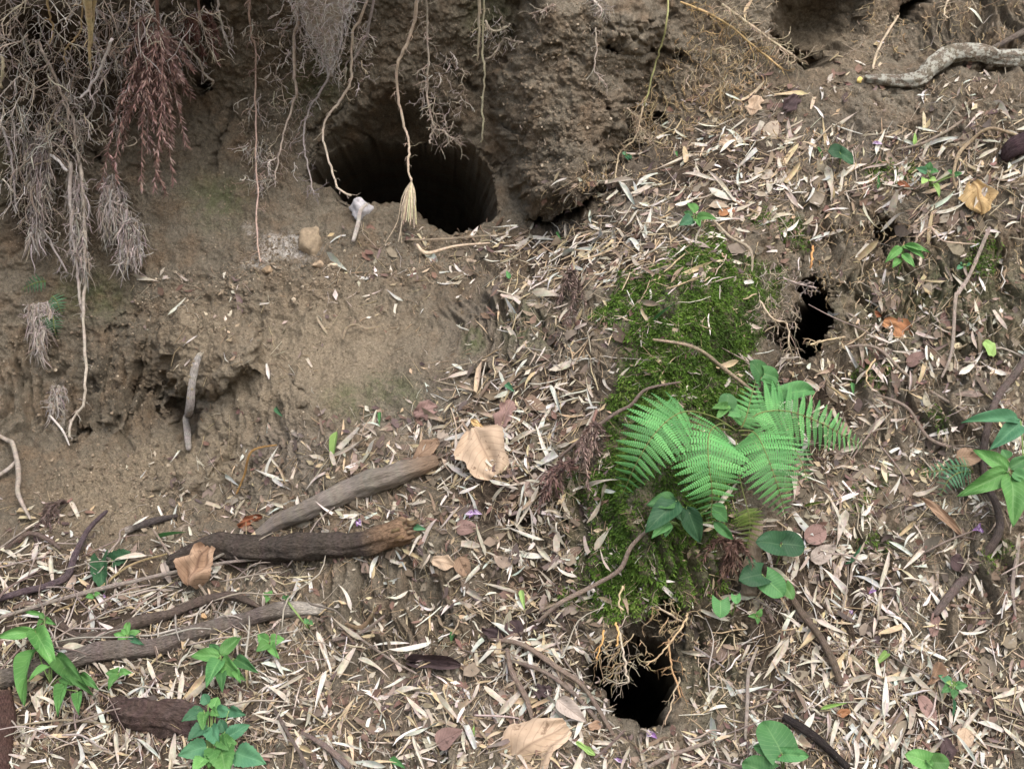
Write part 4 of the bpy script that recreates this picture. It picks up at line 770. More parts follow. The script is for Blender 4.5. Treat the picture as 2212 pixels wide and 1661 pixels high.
fern('fern', 'small blue-green fern left of the large-leaved plant', (2100, 1035), [
    ([(2102,1020,.02),(2075,1020,.05),(2050,1035,.06),(2030,1072,.04)], 10, 34, 'g_blue', .1),
    ([(2102,1020,.02),(2060,1012,.05),(2020,1018,.05),(1990,1022,.03)], 10, 26, 'g_blue', .1),
    ([(2102,1020,.02),(2090,1008,.05),(2060,1006,.05),(2020,1010,.03)], 9, 24, 'g_blue', .15)])
fern('fern', 'small dark fern hanging on the shaded left wall', (92, 612), [
    ([(100,608,.02),(80,610,.03),(62,618,.03),(45,628,.02)], 8, 22, 'g_dark', .05),
    ([(112,640,.02),(122,650,.03),(128,665,.03),(135,680,.02)], 8, 20, 'g_blue', .05),
    ([(112,680,.02),(100,684,.03),(88,690,.03),(75,696,.02)], 8, 18, 'g_dark', .05),
    ([(115,680,.02),(116,695,.04),(118,712,.04),(124,732,.02)], 9, 20, 'g_dark', .05)])

# fallen purple petals
def petals(n, x, y, label, s_=1., k=4, col=(.30, .17, .38)):
    s_ = s_*.75
    u, v = T(n, x, y); p, nn = surf(u, v); root = thing('flower', p, label, 'flower'); m = mpp(u, v)
    pale = (.62, .52, .68)
    for i in range(k):
        key = ('petal', i % 2)
        if key not in CACHE: CACHE[key] = leaf_mesh('petal', 'ovate', 'petal', 0, .5, .5, .2, 4, 6, pale if i % 2 else col, i)
        a = random.uniform(0, 6.28); x_ = Vector((math.cos(a), -.5, math.sin(a)*.6+.2)).normalized(); n_2 = Vector((0, -1, .4)); n_2 = (n_2-x_*n_2.dot(x_)).normalized()
        o = link('petal', CACHE[key], root); place(o, p+Vector((0, -.008, .004)), x_, n_2, random.uniform(14, 22)*s_*m, random.uniform(10, 14)*s_*m, parent=root)
petals(10, 1370, 95, 'largest fallen purple and white flower, above the mauve-brown leaf', 1.2, 6)
petals(10, 668, 150, 'fallen purple flower on top of the dark rotten log', 1, 4)
petals(12, 1355, 210, 'purple flower fallen by the forked branch at right', 1, 5)
petals(12, 632, 650, 'pale lilac petal on the slope below the moss cushion', .8, 3)
petals(4, 757, 890, 'pale lilac flower on the upper right slope', .8, 4, (.45, .4, .65))
petals(11, 920, 1455, 'purple and white flower fallen at the sill of the lower burrow', 1.1, 4)
petals(11, 735, 1605, 'purple petals in the twigs at the bottom centre', 1, 4)
petals(10, 1045, 1520, 'lilac petal scrap on the bare soil at the bottom', .8, 3, (.4, .33, .5))
petals(11, 1380, 490, 'small white and violet petal behind the round leaves', .7, 2)
petals(9, 660, 1635-1000, 'purple bud scrap among the branches at left', .5, 2)
petals(12, 725, 575, 'brownish pink petal beside the pale lilac petal', .8, 3, (.4, .25, .25))

# ------------------------------------------------------------------ roots
RC = (.38, .325, .275); RG = (.30, .27, .26); RY = (.42, .33, .17)
def rootlets(a, ps, rs, dens, lmin, lmax, col, rr=.0010, twigs=.35, sides=3, lo=0., hi=1.):
    L_ = sum((ps[i+1]-ps[i]).length for i in range(len(ps)-1)); n = int(dens*L_)
    for _ in range(n):
        t = random.uniform(lo, hi)*(len(ps)-1); i = min(len(ps)-2, int(t)); p = ps[i].lerp(ps[i+1], t-i); d = (ps[i+1]-ps[i]).normalized()
        s_ = random.choice((-1, 1)); v = Vector((s_*random.uniform(.4, 1), random.uniform(-.7, .35), random.uniform(-.6, .45)))+d*.4; v.normalize()
        ln = lmin+(lmax-lmin)*random.random()**1.7; k = 5; q = [p]; r0 = rr; rr_ = rr*random.choice((.55, .7, .9, 1.2, 1.6))
        for j in range(k):
            v = (v+Vector((random.gauss(0, .5), random.gauss(0, .35), random.gauss(-.1, .45)))).normalized(); q.append(q[-1]+v*ln/k)
            if j in (1, 2, 3) and random.random() < twigs:
                w = (v+Vector((random.gauss(0, .7), random.gauss(0, .5), random.gauss(0, .7)))).normalized()
                tube(a, [q[-1], q[-1]+w*ln*.18, q[-1]+(w+Vector((0, 0, -.3)))*ln*.33], [rr_*.7, rr_*.6, rr_*.35], 3, jitc(col, .2), cap=False)
        tube(a, q, [rr_*(1-.55*j/k) for j in range(k+1)], sides, jitc(random.choice((col, col, tuple(x*.75 for x in col))), .2), cap=False)
def hroot(label, pts, w0, w1, col=RC, dens=60, lmin=.015, lmax=.05, off=None, name='hanging_root', twigs=.3, cat='root', sub=5, extra=None, lo=0.):
    n = len(pts); P3 = [at(q[0], q[1], q[2] if len(q) > 2 else (off if off is not None else .05)) for q in pts]; m = mpp(pts[0][0], pts[0][1])
    ps, rs = cat_rom(P3, list(np.linspace(w0/2*m, w1/2*m, n)), sub)
    ps = [p+Vector((random.gauss(0, .0012), random.gauss(0, .001), 0)) for p in ps]
    rs = [r*random.uniform(.88, 1.15) for r in rs]
    root = thing(name, ps[0], label, cat); a = Acc(); tube(a, ps, rs, 7, col, .06, True, [jitc(col, .1) for _ in ps], 20)
    a.v = [tuple(Vector(q)-ps[0]) for q in a.v]; link('main_root', a.mesh('main_root', 'root'), root)
    b = Acc()
    if dens: rootlets(b, ps, rs, dens, lmin, lmax, col, twigs=twigs, lo=lo)
    if extra: extra(b, ps, rs)
    if b.n:
        b.v = [tuple(Vector(q)-ps[0]) for q in b.v]; o = link('rootlets', b.mesh('rootlets', 'root'), root); o['kind'] = 'stuff'
    return ps
hroot('long straight thin root hanging left of the hanging mat, down to the white crust', [(538,-20),(539,30),(543,81),(552,105),(552,212),(553,354),(557,407),(555,495,.04),(564,566,.02)], 4.5, 3.5, (.40,.30,.25), 75, .01, .05)
hroot('root with a thick pale top, hanging along the left edge of the hanging mat', [(640,-20,.07),(642,53,.07),(635,88,.07),(636,159,.07),(642,202,.06),(633,223,.05),(613,290,.05),(601,340,.04),(594,389,.03)], 9, 3, RC, 90, .015, .055)
hroot('root that runs down the right edge of the hanging mat to the burrow corner', [(757,15,.09),(737,71,.09),(723,134,.09),(691,202,.08),(670,230,.07),(656,283,.06),(659,329,.06),(668,371,.05),(678,421,.03)], 6, 3, RG, 80, .015, .05)
hroot('hanging root curving in front of the burrow and ending in a hook', [(798,-20,.09),(780,40,.09),(762,67,.09),(758,131,.09),(757,177,.09),(734,219,.08),(705,255,.08),(697,290,.08),(705,329,.08),(720,382,.08),(734,410,.08),(757,423,.08)], 6, 4.5, (.42,.36,.29), 45, .012, .04)
hroot('short root crossing behind the hooked root at the top', [(812,-20,.07),(794,67,.07),(775,110,.07),(762,131,.08)], 6, 5, RG, 120, .015, .045)
def fan(b, ps, rs):
    e = ps[-1]
    for k in range(46):
        t = (k+.5)/46; u = 866+(900-866)*t; v = random.uniform(425, 492)-14*abs(t-.5)
        if k % 7 == 3: v += random.uniform(15, 45); u -= 8 if t < .5 else 0
        q = at(u, v, .09+random.uniform(-.012, .012)); mid = e.lerp(q, .45)+Vector(((t-.5)*.006, random.uniform(-.004, .004), 0))
        pp, rr = cat_rom([e, mid, q], [.0012, .0016, .0011], 3); tube(b, pp, rr, 4, jitc((.42,.36,.26), .3), cap=False)
    pp, rr = cat_rom([e, at(868,430,.09), at(858,480,.08), at(829,530,.06)], [.0015,.0013,.0011,.0008], 4); tube(b, pp, rr, 4, (.36,.3,.22))
    pp, rr = cat_rom([e, at(872,440,.09), at(866,500,.08), at(868,527,.06)], [.0013,.0012,.001,.0007], 4); tube(b, pp, rr, 4, (.36,.3,.22))
hroot('thick root before the burrow ending in a frayed fan of fibres', [(902,-20,.1),(898,30,.1),(889,67,.1),(872,110,.1),(858,141,.1),(859,198,.09),(872,262,.09),(884,318,.09),(882,354,.09),(887,392,.09)], 7.5, 5, (.42,.345,.27), 60, .012, .04, extra=fan)
hroot('bristly hanging root right of the frayed root, forking at its tip', [(921,-20,.07),(922,50,.07),(925,106,.07),(923,191,.07),(925,226,.07),(939,276,.07),(958,283,.07),(970,296,.07),(981,301,.07)], 4.5, 4, RC, 190, .02, .065, twigs=.5)
hroot('short side fork of the bristly hanging root', [(939,276,.07),(932,292,.07),(928,311,.07)], 4.5, 4, RC, 60, .01, .02)
hroot('bundle of pale roots at the top right of the burrow', [(1034,-20,.07),(1035,40,.07),(1033,100,.07),(1031,134,.06)], 8, 3, (.42,.37,.28), 60, .01, .035)
hroot('second strand of the pale root bundle, reaching down the boulder edge', [(1044,-10,.07),(1045,35,.07),(1041,117,.07),(1049,152,.07),(1043,212,.06),(1043,283,.05),(1040,308,.03)], 4.5, 4, (.40,.38,.27), 35, .01, .03)
hroot('shaggy side root draped from the pale bundle over the boulder', [(1048,45,.06),(1062,66,.06),(1085,64,.05),(1102,52,.03)], 5, 4, (.40,.36,.29), 260, .015, .035)
hroot('lower shaggy side root draped on the boulder', [(1052,128,.05),(1072,112,.05),(1088,84,.04),(1105,88,.03),(1130,92,.02)], 4, 3, (.38,.33,.27), 160, .012, .03)
hroot('thin greenish stem hanging over the boulder', [(1447,-20,.07),(1440,40,.08),(1428,100,.08),(1412,152,.08),(1391,230,.06)], 4, 3.5, (.26,.26,.12), 0, name='vine', cat='vine')
hroot('branched root below the greenish stem, in the crevice', [(1391,225,.06),(1374,294,.05),(1352,318,.04),(1335,336,.03),(1328,400,.02)], 3.5, 3, (.34,.28,.19), 150, .015, .06)
hroot('slender root dangling in front of the boulder', [(1286,60,.03),(1288,110,.03),(1284,150,.03),(1303,175,.03),(1307,190,.02)], 3, 2, RC, 120, .012, .04)
hroot('root hanging at the far left edge', [(-5,230,.08),(5,270,.08),(25,336,.08),(30,395,.07),(35,453,.05)], 6, 4, RG, 160, .012, .05)
hroot('pale slanting root in the left tangle', [(242,85,.17),(225,130,.16),(209,166,.15),(190,195,.14),(173,213,.13)], 7, 5, (.5,.47,.45), 60, .015, .05)
hroot('thick yellowish tapering root hanging at the top left', [(190,-30,.2),(192,30,.19),(195,90,.17),(196,152,.14)], 19, 3, (.56,.47,.28), 30, .01, .03)
hroot('second yellowish strand beside the thick tapering root', [(206,-30,.19),(201,30,.18),(198,100,.15)], 11, 4, (.5,.42,.25), 0)
hroot('pale root that curves down beside the red-brown dead cedar spray', [(398,90,.1),(410,110,.1),(431,134,.09),(440,160,.08),(460,175,.06),(458,182,.05)], 5, 4.5, (.40,.36,.31), 60, .015, .05)
hroot('pale root end hanging right of the dead cedar spray', [(474,-20,.09),(472,20,.09),(480,60,.08),(488,85,.08),(495,104,.07)], 5, 4.5, (.46,.44,.42), 40, .01, .035)
hroot('yellow-brown root loop at the top left', [(98,-20,.11),(108,30,.11),(113,60,.1),(108,95,.1)], 5, 4, (.40,.31,.18), 30, .01, .03)
hroot('bent yellow-brown root in the left tangle', [(177,-20,.1),(176,60,.1),(158,88,.1),(141,105,.1),(138,131,.1)], 4, 4, (.40,.31,.18), 50, .015, .04)
hroot('long branching root running down through the left tangle', [(85,90,.1),(95,120,.1),(124,177,.1),(141,230,.1),(160,260,.1),(163,301,.09),(170,354,.08)], 6, 5, (.34,.30,.26), 190, .02, .08, twigs=.5)
hroot('split peeling root hanging down the left wall', [(152,350,.08),(152,440,.08),(158,520,.07),(168,587,.06),(172,640,.06),(180,690,.05)], 8, 6, (.34,.305,.275), 80, .012, .04)
hroot('thinner strand of the split root, ending in a crooked tip', [(172,350,.07),(180,430,.07),(182,520,.07),(183,600,.06),(181,690,.06),(185,780,.05),(184,843,.05),(180,875,.05),(160,900,.04),(151,925,.03),(150,945,.02)], 8, 5, (.36,.32,.27), 60, .008, .03)
hroot('dull root in the upper left corner', [(5,120,.1),(8,150,.1),(2,190,.1)], 8, 5, (.42,.37,.26), 60, .02, .05)
hroot('pale root stub pointing down in the left tangle', [(112,336,.09),(130,352,.1),(146,370,.1)], 7, 6, (.42,.4,.38), 20, .01, .03)
hroot('crooked grey root at the left below the tangle', [(70,470,.04),(95,500,.05),(120,545,.05),(145,590,.04)], 6, 4, RG, 160, .015, .06)
hroot('bushy dusty root cluster spreading left of the upper right hollow', [(1560,10,.04),(1600,40,.05),(1650,75,.05),(1690,105,.05),(1728,130,.04)], 7, 3, (.40,.335,.24), 420, .025, .085, twigs=.6, name='root_cluster')
hroot('ochre root crossing the rim left of the upper right hollow', [(1470,5,.03),(1530,30,.03),(1580,60,.03),(1640,110,.03),(1690,150,.03)], 5, 4, (.36,.26,.13), 150, .02, .06, twigs=.5, name='root_cluster')
hroot('root fringe hanging in the narrow upright burrow', [(1640,650,.04),(1672,690,.06),(1700,700,.07),(1705,745,.06),(1712,770,.04)], 5, 3.5, (.40,.33,.24), 130, .02, .06, twigs=.6, name='root_cluster')
hroot('grey root tuft at the top of the narrow upright burrow', [(1690,600,.05),(1720,612,.07),(1745,618,.07),(1762,622,.06)], 4, 3, (.36,.3,.27), 260, .012, .035, twigs=.6, name='root_cluster')
hroot('fibrous root spray hanging in front of the lower burrow', [(1335,1355,.04),(1345,1400,.06),(1352,1440,.07),(1357,1475,.07)], 6, 4, (.37,.32,.25), 130, .03, .085, twigs=.5, name='root_cluster')
hroot('root crossing from the right rim down over the lower burrow', [(1485,1325,.03),(1478,1345,.05),(1450,1385,.06),(1425,1415,.06),(1395,1437,.06)], 5, 3, (.40,.30,.18), 60, .02, .05, name='hanging_root')
hroot('reddish root hanging at the right side of the lower burrow', [(1445,1380,.04),(1448,1420,.05),(1455,1455,.05),(1472,1505,.04)], 5, 4, (.34,.22,.12), 120, .02, .05)
hroot('straight brown root in the opening of the lower burrow', [(1468,1462,.04),(1450,1520,.05),(1437,1565,.04)], 4, 3, (.33,.26,.18), 40, .01, .03)
hroot('orange root ends on the left of the lower burrow', [(1303,1360,.04),(1300,1390,.05),(1288,1425,.05)], 5, 3, (.50,.30,.12), 30, .01, .03)
hroot('orange root end hanging from the moss over the lower burrow', [(1330,1345,.05),(1335,1370,.06),(1333,1395,.06)], 5, 4, (.50,.31,.13), 20, .01, .02)
hroot('pale curving root on the rim above the lower burrow', [(1345,1265,.03),(1338,1300,.04),(1346,1318,.04)], 5, 4, (.44,.36,.22), 20, .01, .03)
hroot('twig-like root across the upper hollow of the lower burrow', [(1418,1310,.03),(1445,1325,.05),(1472,1342,.04)], 5, 4, (.33,.27,.2), 45, .015, .05)
hroot('pale root springing from the right rim of the narrow upright burrow', [(1750,745,.04),(1780,736,.05),(1825,728,.02)], 4, 4, (.44,.35,.23), 110, .012, .05)
hroot('tan root curling round the moss tuft at right', [(1890,775,.02),(1875,800,.03),(1872,820,.03),(1880,835,.02)], 4, 3, (.42,.32,.19), 0)
hroot('branching tan root on the grooved earth at upper right', [(1885,150,.03),(1895,110,.04),(1925,60,.05),(1940,35,.05)], 5, 5, (.42,.35,.25), 200, .015, .06, name='root_cluster')
hroot('root threads over the upper right earth', [(2045,40,.02),(2040,25,.02),(2050,-5,.02)], 4, 4, (.42,.35,.25), 300, .015, .05, name='root_cluster')
hroot('thin pale roots crossing the grooved earth right of the small hole', [(1975,525,.03),(1990,505,.04),(2012,492,.04),(2035,520,.03),(2110,528,.02)], 4, 3, (.40,.31,.24), 60, .015, .05)
hroot('orange root peg on the grooved earth above the narrow upright burrow', [(1757,532,.02),(1752,560,.03),(1752,580,.02)], 5, 4, (.45,.24,.1), 0)
hroot('shaggy grey root tuft at the top of the boulder', [(1275,-10,.03),(1290,10,.04),(1305,25,.03)], 5, 4, (.38,.34,.3), 700, .02, .05, name='root_cluster')
hroot('shaggy root fringe on the top left of the boulder', [(1150,30,.02),(1175,22,.03),(1200,12,.03)], 4, 4, (.36,.3,.25), 400, .015, .045, name='root_cluster')
hroot('root tuft hanging in the crevice right of the boulder', [(1355,235,.03),(1375,260,.04),(1395,300,.03)], 4, 3, (.40,.33,.24), 700, .02, .07, name='root_cluster')
hroot('root tuft on the cracked slab above the boulder', [(1545,110,.02),(1565,105,.04),(1570,140,.03)], 4, 3, (.40,.33,.22), 420, .015, .05, name='root_cluster')

# tangle of fine roots at the upper left (nobody could count it) and hair roots elsewhere
tg = Acc()
def hair(u, v, off, ln, col, rr=.0010, dirv=(0, -.25, -1), spread=.8, k=8, wig=.4, br=.4):
    rr = rr*random.choice((.6, .8, 1., 1.3, 1.7)); p = at(u, v, off); v_ = (Vector(dirv)+Vector((random.gauss(0, spread), random.gauss(0, .3), random.gauss(0, .4)))).normalized(); q = [p]
    for j in range(k):
        v_ = (v_+Vector((random.gauss(0, wig), random.gauss(0, wig*.5), random.gauss(-.07, wig*.8)))).normalized(); q.append(q[-1]+v_*ln/k)
        if random.random() < br:
            w = (v_+Vector((random.gauss(0, .9), random.gauss(0, .5), random.gauss(0, .7)))).normalized()
            tube(tg, [q[-1], q[-1]+w*ln*.12, q[-1]+(w+Vector((0, 0, -.25)))*ln*.22], [rr*.75, rr*.6, rr*.4], 3, jitc(col, .2), cap=False)
    tube(tg, q, [rr*(1-.5*j/k) for j in range(k+1)], 3, jitc(col, .2), cap=False)
def hairs(n, el, ln, cols, off=(.0, .09), **kw):
    a, b, ra, rb = el
    for _ in range(n):
        th = random.uniform(0, 6.283); r = math.sqrt(random.random()); hair(a+ra*r*math.cos(th), b+rb*r*math.sin(th), random.uniform(*off), random.uniform(*ln), random.choice(cols), **kw)
DC = [(.44,.40,.37),(.37,.335,.31),(.47,.41,.33),(.25,.2,.16),(.54,.50,.46),(.32,.27,.22)]
TK = dict(rr=.0014, wig=.3, br=.5); hairs(150, (130,60,200,120), (.04,.15), DC, **TK); hairs(90, (300,60,160,100), (.03,.12), DC, **TK); hairs(110, (110,230,140,90), (.04,.13), DC, **TK); hairs(70, (60,330,80,110), (.03,.11), DC, **TK); hairs(120, (150,120,180,150), (.02,.07), DC)
hairs(70, (210,250,110,70), (.02,.09), DC, rr=.0012); hairs(90, (90,440,50,90), (.02,.07), DC, off=(0,.05)); hairs(70, (420,60,90,60), (.02,.08), DC, off=(0,.05)); hairs(60, (590,250,70,150), (.02,.08), DC, off=(0,.05))
hairs(60, (560,350,40,60), (.02,.06), DC, off=(.01,.06)); hairs(70, (700,80,90,80), (.02,.06), DC, off=(.03,.08)); hairs(50, (760,120,50,70), (.015,.05), DC, off=(.03,.08)); hairs(60, (955,190,50,90), (.015,.05), DC, off=(.02,.07))
hairs(40, (600,60,60,60), (.02,.06), DC, off=(0,.05)); hairs(40, (1065,70,40,60), (.015,.04), DC, off=(.0,.05))
OC = [(.38,.29,.17),(.42,.33,.2),(.34,.25,.14),(.40,.34,.25)]
hairs(190, (1560,120,105,90), (.015,.05), OC, off=(0,.02), spread=.9); hairs(160, (1520,190,120,90), (.015,.045), OC, off=(0,.015)); hairs(60, (1430,260,60,70), (.015,.05), OC, off=(0,.03)); hairs(50, (1380,360,50,70), (.01,.04), OC, off=(0,.02))
hairs(60, (1900,60,60,60), (.01,.04), OC, off=(0,.02)); hairs(60, (2080,40,120,60), (.01,.04), OC, off=(0,.015)); hairs(70, (1680,640,50,90), (.012,.04), [(.40,.34,.25),(.33,.28,.23)], off=(.01,.06))
hairs(34, (1335,1400,60,40), (.02,.06), OC, off=(.02,.06), spread=1.); hairs(22, (1440,1330,40,40), (.01,.05), OC, off=(.01,.04), spread=1.); hairs(60, (1295,380,50,70), (.01,.03), OC, off=(0,.01))
hairs(40, (1250,200,140,180), (.006,.02), [(.36,.3,.24),(.28,.22,.17)], off=(0,.004), k=4); hairs(200, (1950,560,260,120), (.008,.03), OC, off=(0,.008), k=5); hairs(160, (1800,330,330,70), (.01,.03), OC, off=(0,.008), k=5)
tm = tg.mesh('fine_roots', 'root'); tag(link('fine_roots', tm), 'tangle of fine dusty roots hanging from the bank', None, None, 'stuff')

# matted clumps of fibre hanging on the left wall
def clump(label, pl, n, col, off=.05, thick=.03):
    us = [q[0] for q in pl]; vs_ = [q[1] for q in pl]; c = (sum(us)/len(us), min(vs_)); p = at(c[0], c[1], off); root = thing('fibre_clump', p, label, 'root clump'); a = Acc(); k = 0
    U_ = np.array([0.]); V_ = U_
    n = int(n*2.3)
    while k < n:
        u, v = random.uniform(min(us), max(us)), random.uniform(min(vs_), max(vs_))
        if sdf(pl, np.array([u]), np.array([v]))[0] < 0: continue
        k += 1; q = at(u, v, off+random.uniform(-thick, thick)); L_ = random.uniform(.012, .05); pts = [q]; lng = random.random() < .4; d = Vector((random.gauss(0, .75), random.gauss(0, .4), -.7)).normalized()
        for j in range(6): d = (d+Vector((random.gauss(0, .6), random.gauss(0, .4), random.gauss(-.16, .5)))).normalized(); pts.append(pts[-1]+d*L_/6)
        if lng:
            d = Vector((random.gauss(0, .12), random.gauss(0, .1), -1)); L_ = random.uniform(.03, .075); pts = [q]
            for j in range(6): d = (d+Vector((random.gauss(0, .22), random.gauss(0, .15), -.12))).normalized(); pts.append(pts[-1]+d*L_/6)
        r = random.choice((.0007, .001, .0015)) if lng else random.choice((.0006, .0008, .0011)); tube(a, pts, [r, r*1.2, r*1.1, r, r*.8, r*.7, r*.4], 5, jitc(random.choice((col, (col[0]*.75, col[1]*.7, col[2]*.62), col, (col[0]*1.2, col[1]*1.2, col[2]*1.2))), .2), .3)
    a.v = [tuple(Vector(q)-p) for q in a.v]; o = link('fibres', a.mesh('fibres', 'root'), root); o['kind'] = 'stuff'
clump('grey matted root clump hanging below the dead cedar spray', T(1, 620,1080, 700,1060, 750,1150, 790,1280, 870,1360, 870,1560, 790,1600, 720,1620, 720,1420, 630,1400, 600,1250), 360, (.30,.27,.25), .05)
clump('dusty root clump in the tangle at far left', T(1, 140,820, 260,830, 310,960, 290,1200, 240,1480, 180,1500, 190,1200, 150,1000), 260, (.24,.212,.195), .05)
clump('grey root clump wrapped round the split root', T(1, 410,1050, 500,1040, 530,1250, 520,1500, 560,1600, 520,1660, 430,1560, 420,1300), 200, (.29,.262,.24), .06, .02)
clump('grey fibre clump under the small dark fern', T(5, 160,340, 310,320, 320,420, 270,500, 260,640, 215,620, 200,450), 260, (.33,.295,.27), .02, .012)
clump('small grey fibre patch on the lower left wall', T(5, 310,830, 390,840, 370,950, 330,1000, 300,950), 70, (.27,.245,.225), .01, .008)

# tapering mat of dusty fibre between the roots at the top
wm = Acc(); apx = (712, 163)
rows = 26; colsn = 14; vs = []; fs = []; cs = []
base_p = at(700, -40, .06)
for i in range(rows+1):
    t = i/rows; v = -40+(165+40)*t
    ul = 615+(706-615)*t**.9+4*math.sin(9*t); ur = 768-(768-716)*t**1.05+3*math.sin(7*t+1)
    for j in range(colsn+1):
        s_ = j/colsn; u = ul+(ur-ul)*s_; q = at(u, v, .075+.045*math.sin(math.pi*s_)*(1-.5*t)+random.uniform(-.003, .003))
        vs.append(q-base_p); k = .9+.1*random.random(); cs.append((.33*k, .285*k, .235*k) if random.random() > .35 else (.43*k, .40*k, .37*k))
for i in range(rows):
    for j in range(colsn): q = i*(colsn+1)+j; fs.append((q, q+1, q+colsn+2, q+colsn+1))
n0 = len(vs); vs += [v+Vector((0, .02, 0)) for v in vs[:n0]]; cs += cs[:n0]; fs += [tuple(i+n0 for i in reversed(f)) for f in fs]
for i in range(rows):
    for j in (0, colsn): q = i*(colsn+1)+j; fs.append((q, q+colsn+1, q+colsn+1+n0, q+n0))
wm.add(vs, fs, cs); root = thing('root_mat', base_p, 'triangular dusty mat of fibres and soil tapering to a point above the burrow', 'root mat')
link('mat', wm.mesh('mat', 'root'), root); hb = Acc()
for _ in range(420):
    t = random.random()**1.4; v = -30+180*t; ul = 615+91*t; ur = 768-52*t; u = random.uniform(ul, ur) if random.random() < .6 else random.choice((ul, ur))+random.uniform(-4, 6)
    p = at(u, v, .125-.03*t); d = Vector((random.gauss(0, .8), -.3, random.gauss(-.4, .5))).normalized(); q = [p]
    for j in range(4): d = (d+Vector((random.gauss(0, .5), random.gauss(0, .15), random.gauss(-.1, .4)))).normalized(); q.append(q[-1]+d*random.uniform(.004, .011))
    tube(hb, [z-base_p for z in q], [.0006, .0006, .0005, .0005, .0003], 3, jitc((.46,.43,.41), .2), cap=False)
for k in (0, 1):
    pp, rr = cat_rom([at(618 if k == 0 else 770, -20, .08), at(650 if k == 0 else 750, 70, .085), at(690 if k == 0 else 730, 135, .08), at(711, 166, .07)], [.002]*4, 6); tube(hb, [z-base_p for z in pp], rr, 5, (.36,.32,.28))
o = link('fibres', hb.mesh('fibres', 'root'), root); o['kind'] = 'stuff'

# red-brown dead cedar sprays
def cedar(label, stem, tips, off, wn_=2.4, scale=1., cols=((.25,.155,.135), (.2,.12,.105), (.33,.235,.21))):
    P3 = [at(u, v, off) for u, v in stem]; p = P3[0]; root = thing('dead_cedar_spray', p, label, 'dead branch')
    a = Acc(); pp, rr = cat_rom(P3, [.004*scale]*len(P3), 4); tube(a, [z-p for z in pp], rr, 6, (.2,.12,.1)); link('stem', a.mesh('stem', 'root'), root); end = P3[-1]
    for (u, v, k) in tips:
        st_ = pp[min(len(pp)-1, int(k*(len(pp)-1)))]; e = at(u, v, off*random.uniform(.5, 1.1)); mid = st_.lerp(e, .45)+Vector((random.uniform(-.02, .02), -.012, .03*scale))
        q, r = cat_rom([st_, mid, e], [.0014*scale, .0011*scale, .0008*scale], 14); b = Acc(); tube(b, [z-p for z in q], r, 4, random.choice(cols), cap=False)
        n = len(q)
        def needles(q, L0):
            for i in range(1, len(q)):
                d = (q[i]-q[i-1])
                for s_ in range(5):
                    c = q[i-1]+d*(s_/5); th = random.uniform(0, 6.283); dn = d.normalized()
                    sv = Vector((math.cos(th), math.sin(th)*.7, 0)); sv = (sv-dn*sv.dot(dn)).normalized(); x = (sv*.75+dn*.75).normalized(); L_ = L0*random.uniform(.7, 1.15)*scale
                    w = dn.cross(sv)*.0014*scale; cc = jitc(random.choice(cols), .2)
                    b.add([c-w-p, c+w-p, c+x*L_*.6+w*.9+dn*.001-p, c+x*L_+dn*.002-p, c+x*L_*.6-w*.9-p], [(0, 1, 2, 3, 4)], cc)
        needles(q, .017)
        for m_ in range(random.randint(2, 4)):                      # side shoots
            i = random.randint(3, n-4); s0 = q[i]; dd = (q[i+1]-q[i]).normalized(); sd_ = (dd*.7+Vector((random.choice((-1, 1))*.55, random.uniform(-.3, .1), -.3))).normalized(); L_ = random.uniform(.025, .06)*scale
            qq, r2 = cat_rom([s0, s0+sd_*L_*.5, s0+(sd_+Vector((0, 0, -.35)))*L_], [.0009*scale, .0008*scale, .0006*scale], 5); tube(b, [z-p for z in qq], r2, 3, cols[1], cap=False); needles(qq, .015)
        link('twig', b.mesh('twig', 'root'), root)
cedar('red-brown dead cedar spray hanging at upper left', [(338,-25),(340,30),(344,64)], [(248,354,1),(216,407,1),(304,410,1),(332,414,1),(375,400,1),(403,318,1),(371,315,1),(356,265,1),(414,152,1),(294,95,.8),(300,190,1),(275,270,1),(325,240,1),(385,230,1),(318,330,1),(400,200,1),(285,150,1),(345,190,1),(370,140,1),(265,320,1),(340,350,1)], .12)
cedar('smaller dim red-brown cedar spray right of the large one', [(425,-25),(430,20),(433,45)], [(425,110,1),(438,120,1),(448,95,1),(418,80,1),(450,70,1)], .05, scale=.8, cols=((.17,.085,.075),(.15,.075,.065),(.2,.12,.1)))
cedar('dry brown cedar twig hanging left of the moss', [T(7, 440,100), T(7, 450,180)], [T(7, 355,330)+(1,), T(7, 460,330)+(1,), T(7, 400,470)+(1,), T(7, 430,250)+(1,)], .02, scale=.8, cols=((.18,.135,.115),(.22,.165,.14),(.15,.11,.095)))
cedar('curved dry cedar twig at the left edge of the moss', [T(7, 590,990), T(7, 560,1080)], [T(7, 510,1250)+(1,), T(7, 520,1350)+(1,), T(7, 550,1510)+(1,)], .02, scale=.8, cols=((.23,.17,.15),(.27,.2,.17),(.2,.14,.12)))
cedar('dark cedar twig lying left of the curved dry one', [T(7, 480,1340), T(7, 420,1345)], [T(7, 310,1440)+(1,), T(7, 350,1400)+(1,), T(7, 290,1520)+(1,)], .02, scale=.8, cols=((.16,.1,.09),(.2,.13,.11),(.13,.085,.08)))
cedar('dark red cedar twig hanging below the fern', [T(11, 1420,230), T(11, 1415,280)], [T(11, 1400,390)+(1,), T(11, 1390,470)+(1,), T(11, 1420,430)+(1,)], .03, scale=.8, cols=((.12,.07,.055),(.1,.06,.045),(.15,.095,.075)))
cedar('dark brown dead twig lying on the sand at left', [T(9, 440,10), T(9, 400,40)], [T(9, 250,150)+(1,), T(9, 300,130)+(1,), T(9, 230,190)+(1,)], .015, scale=.7, cols=((.12,.09,.08),(.15,.11,.1),(.1,.07,.06)))

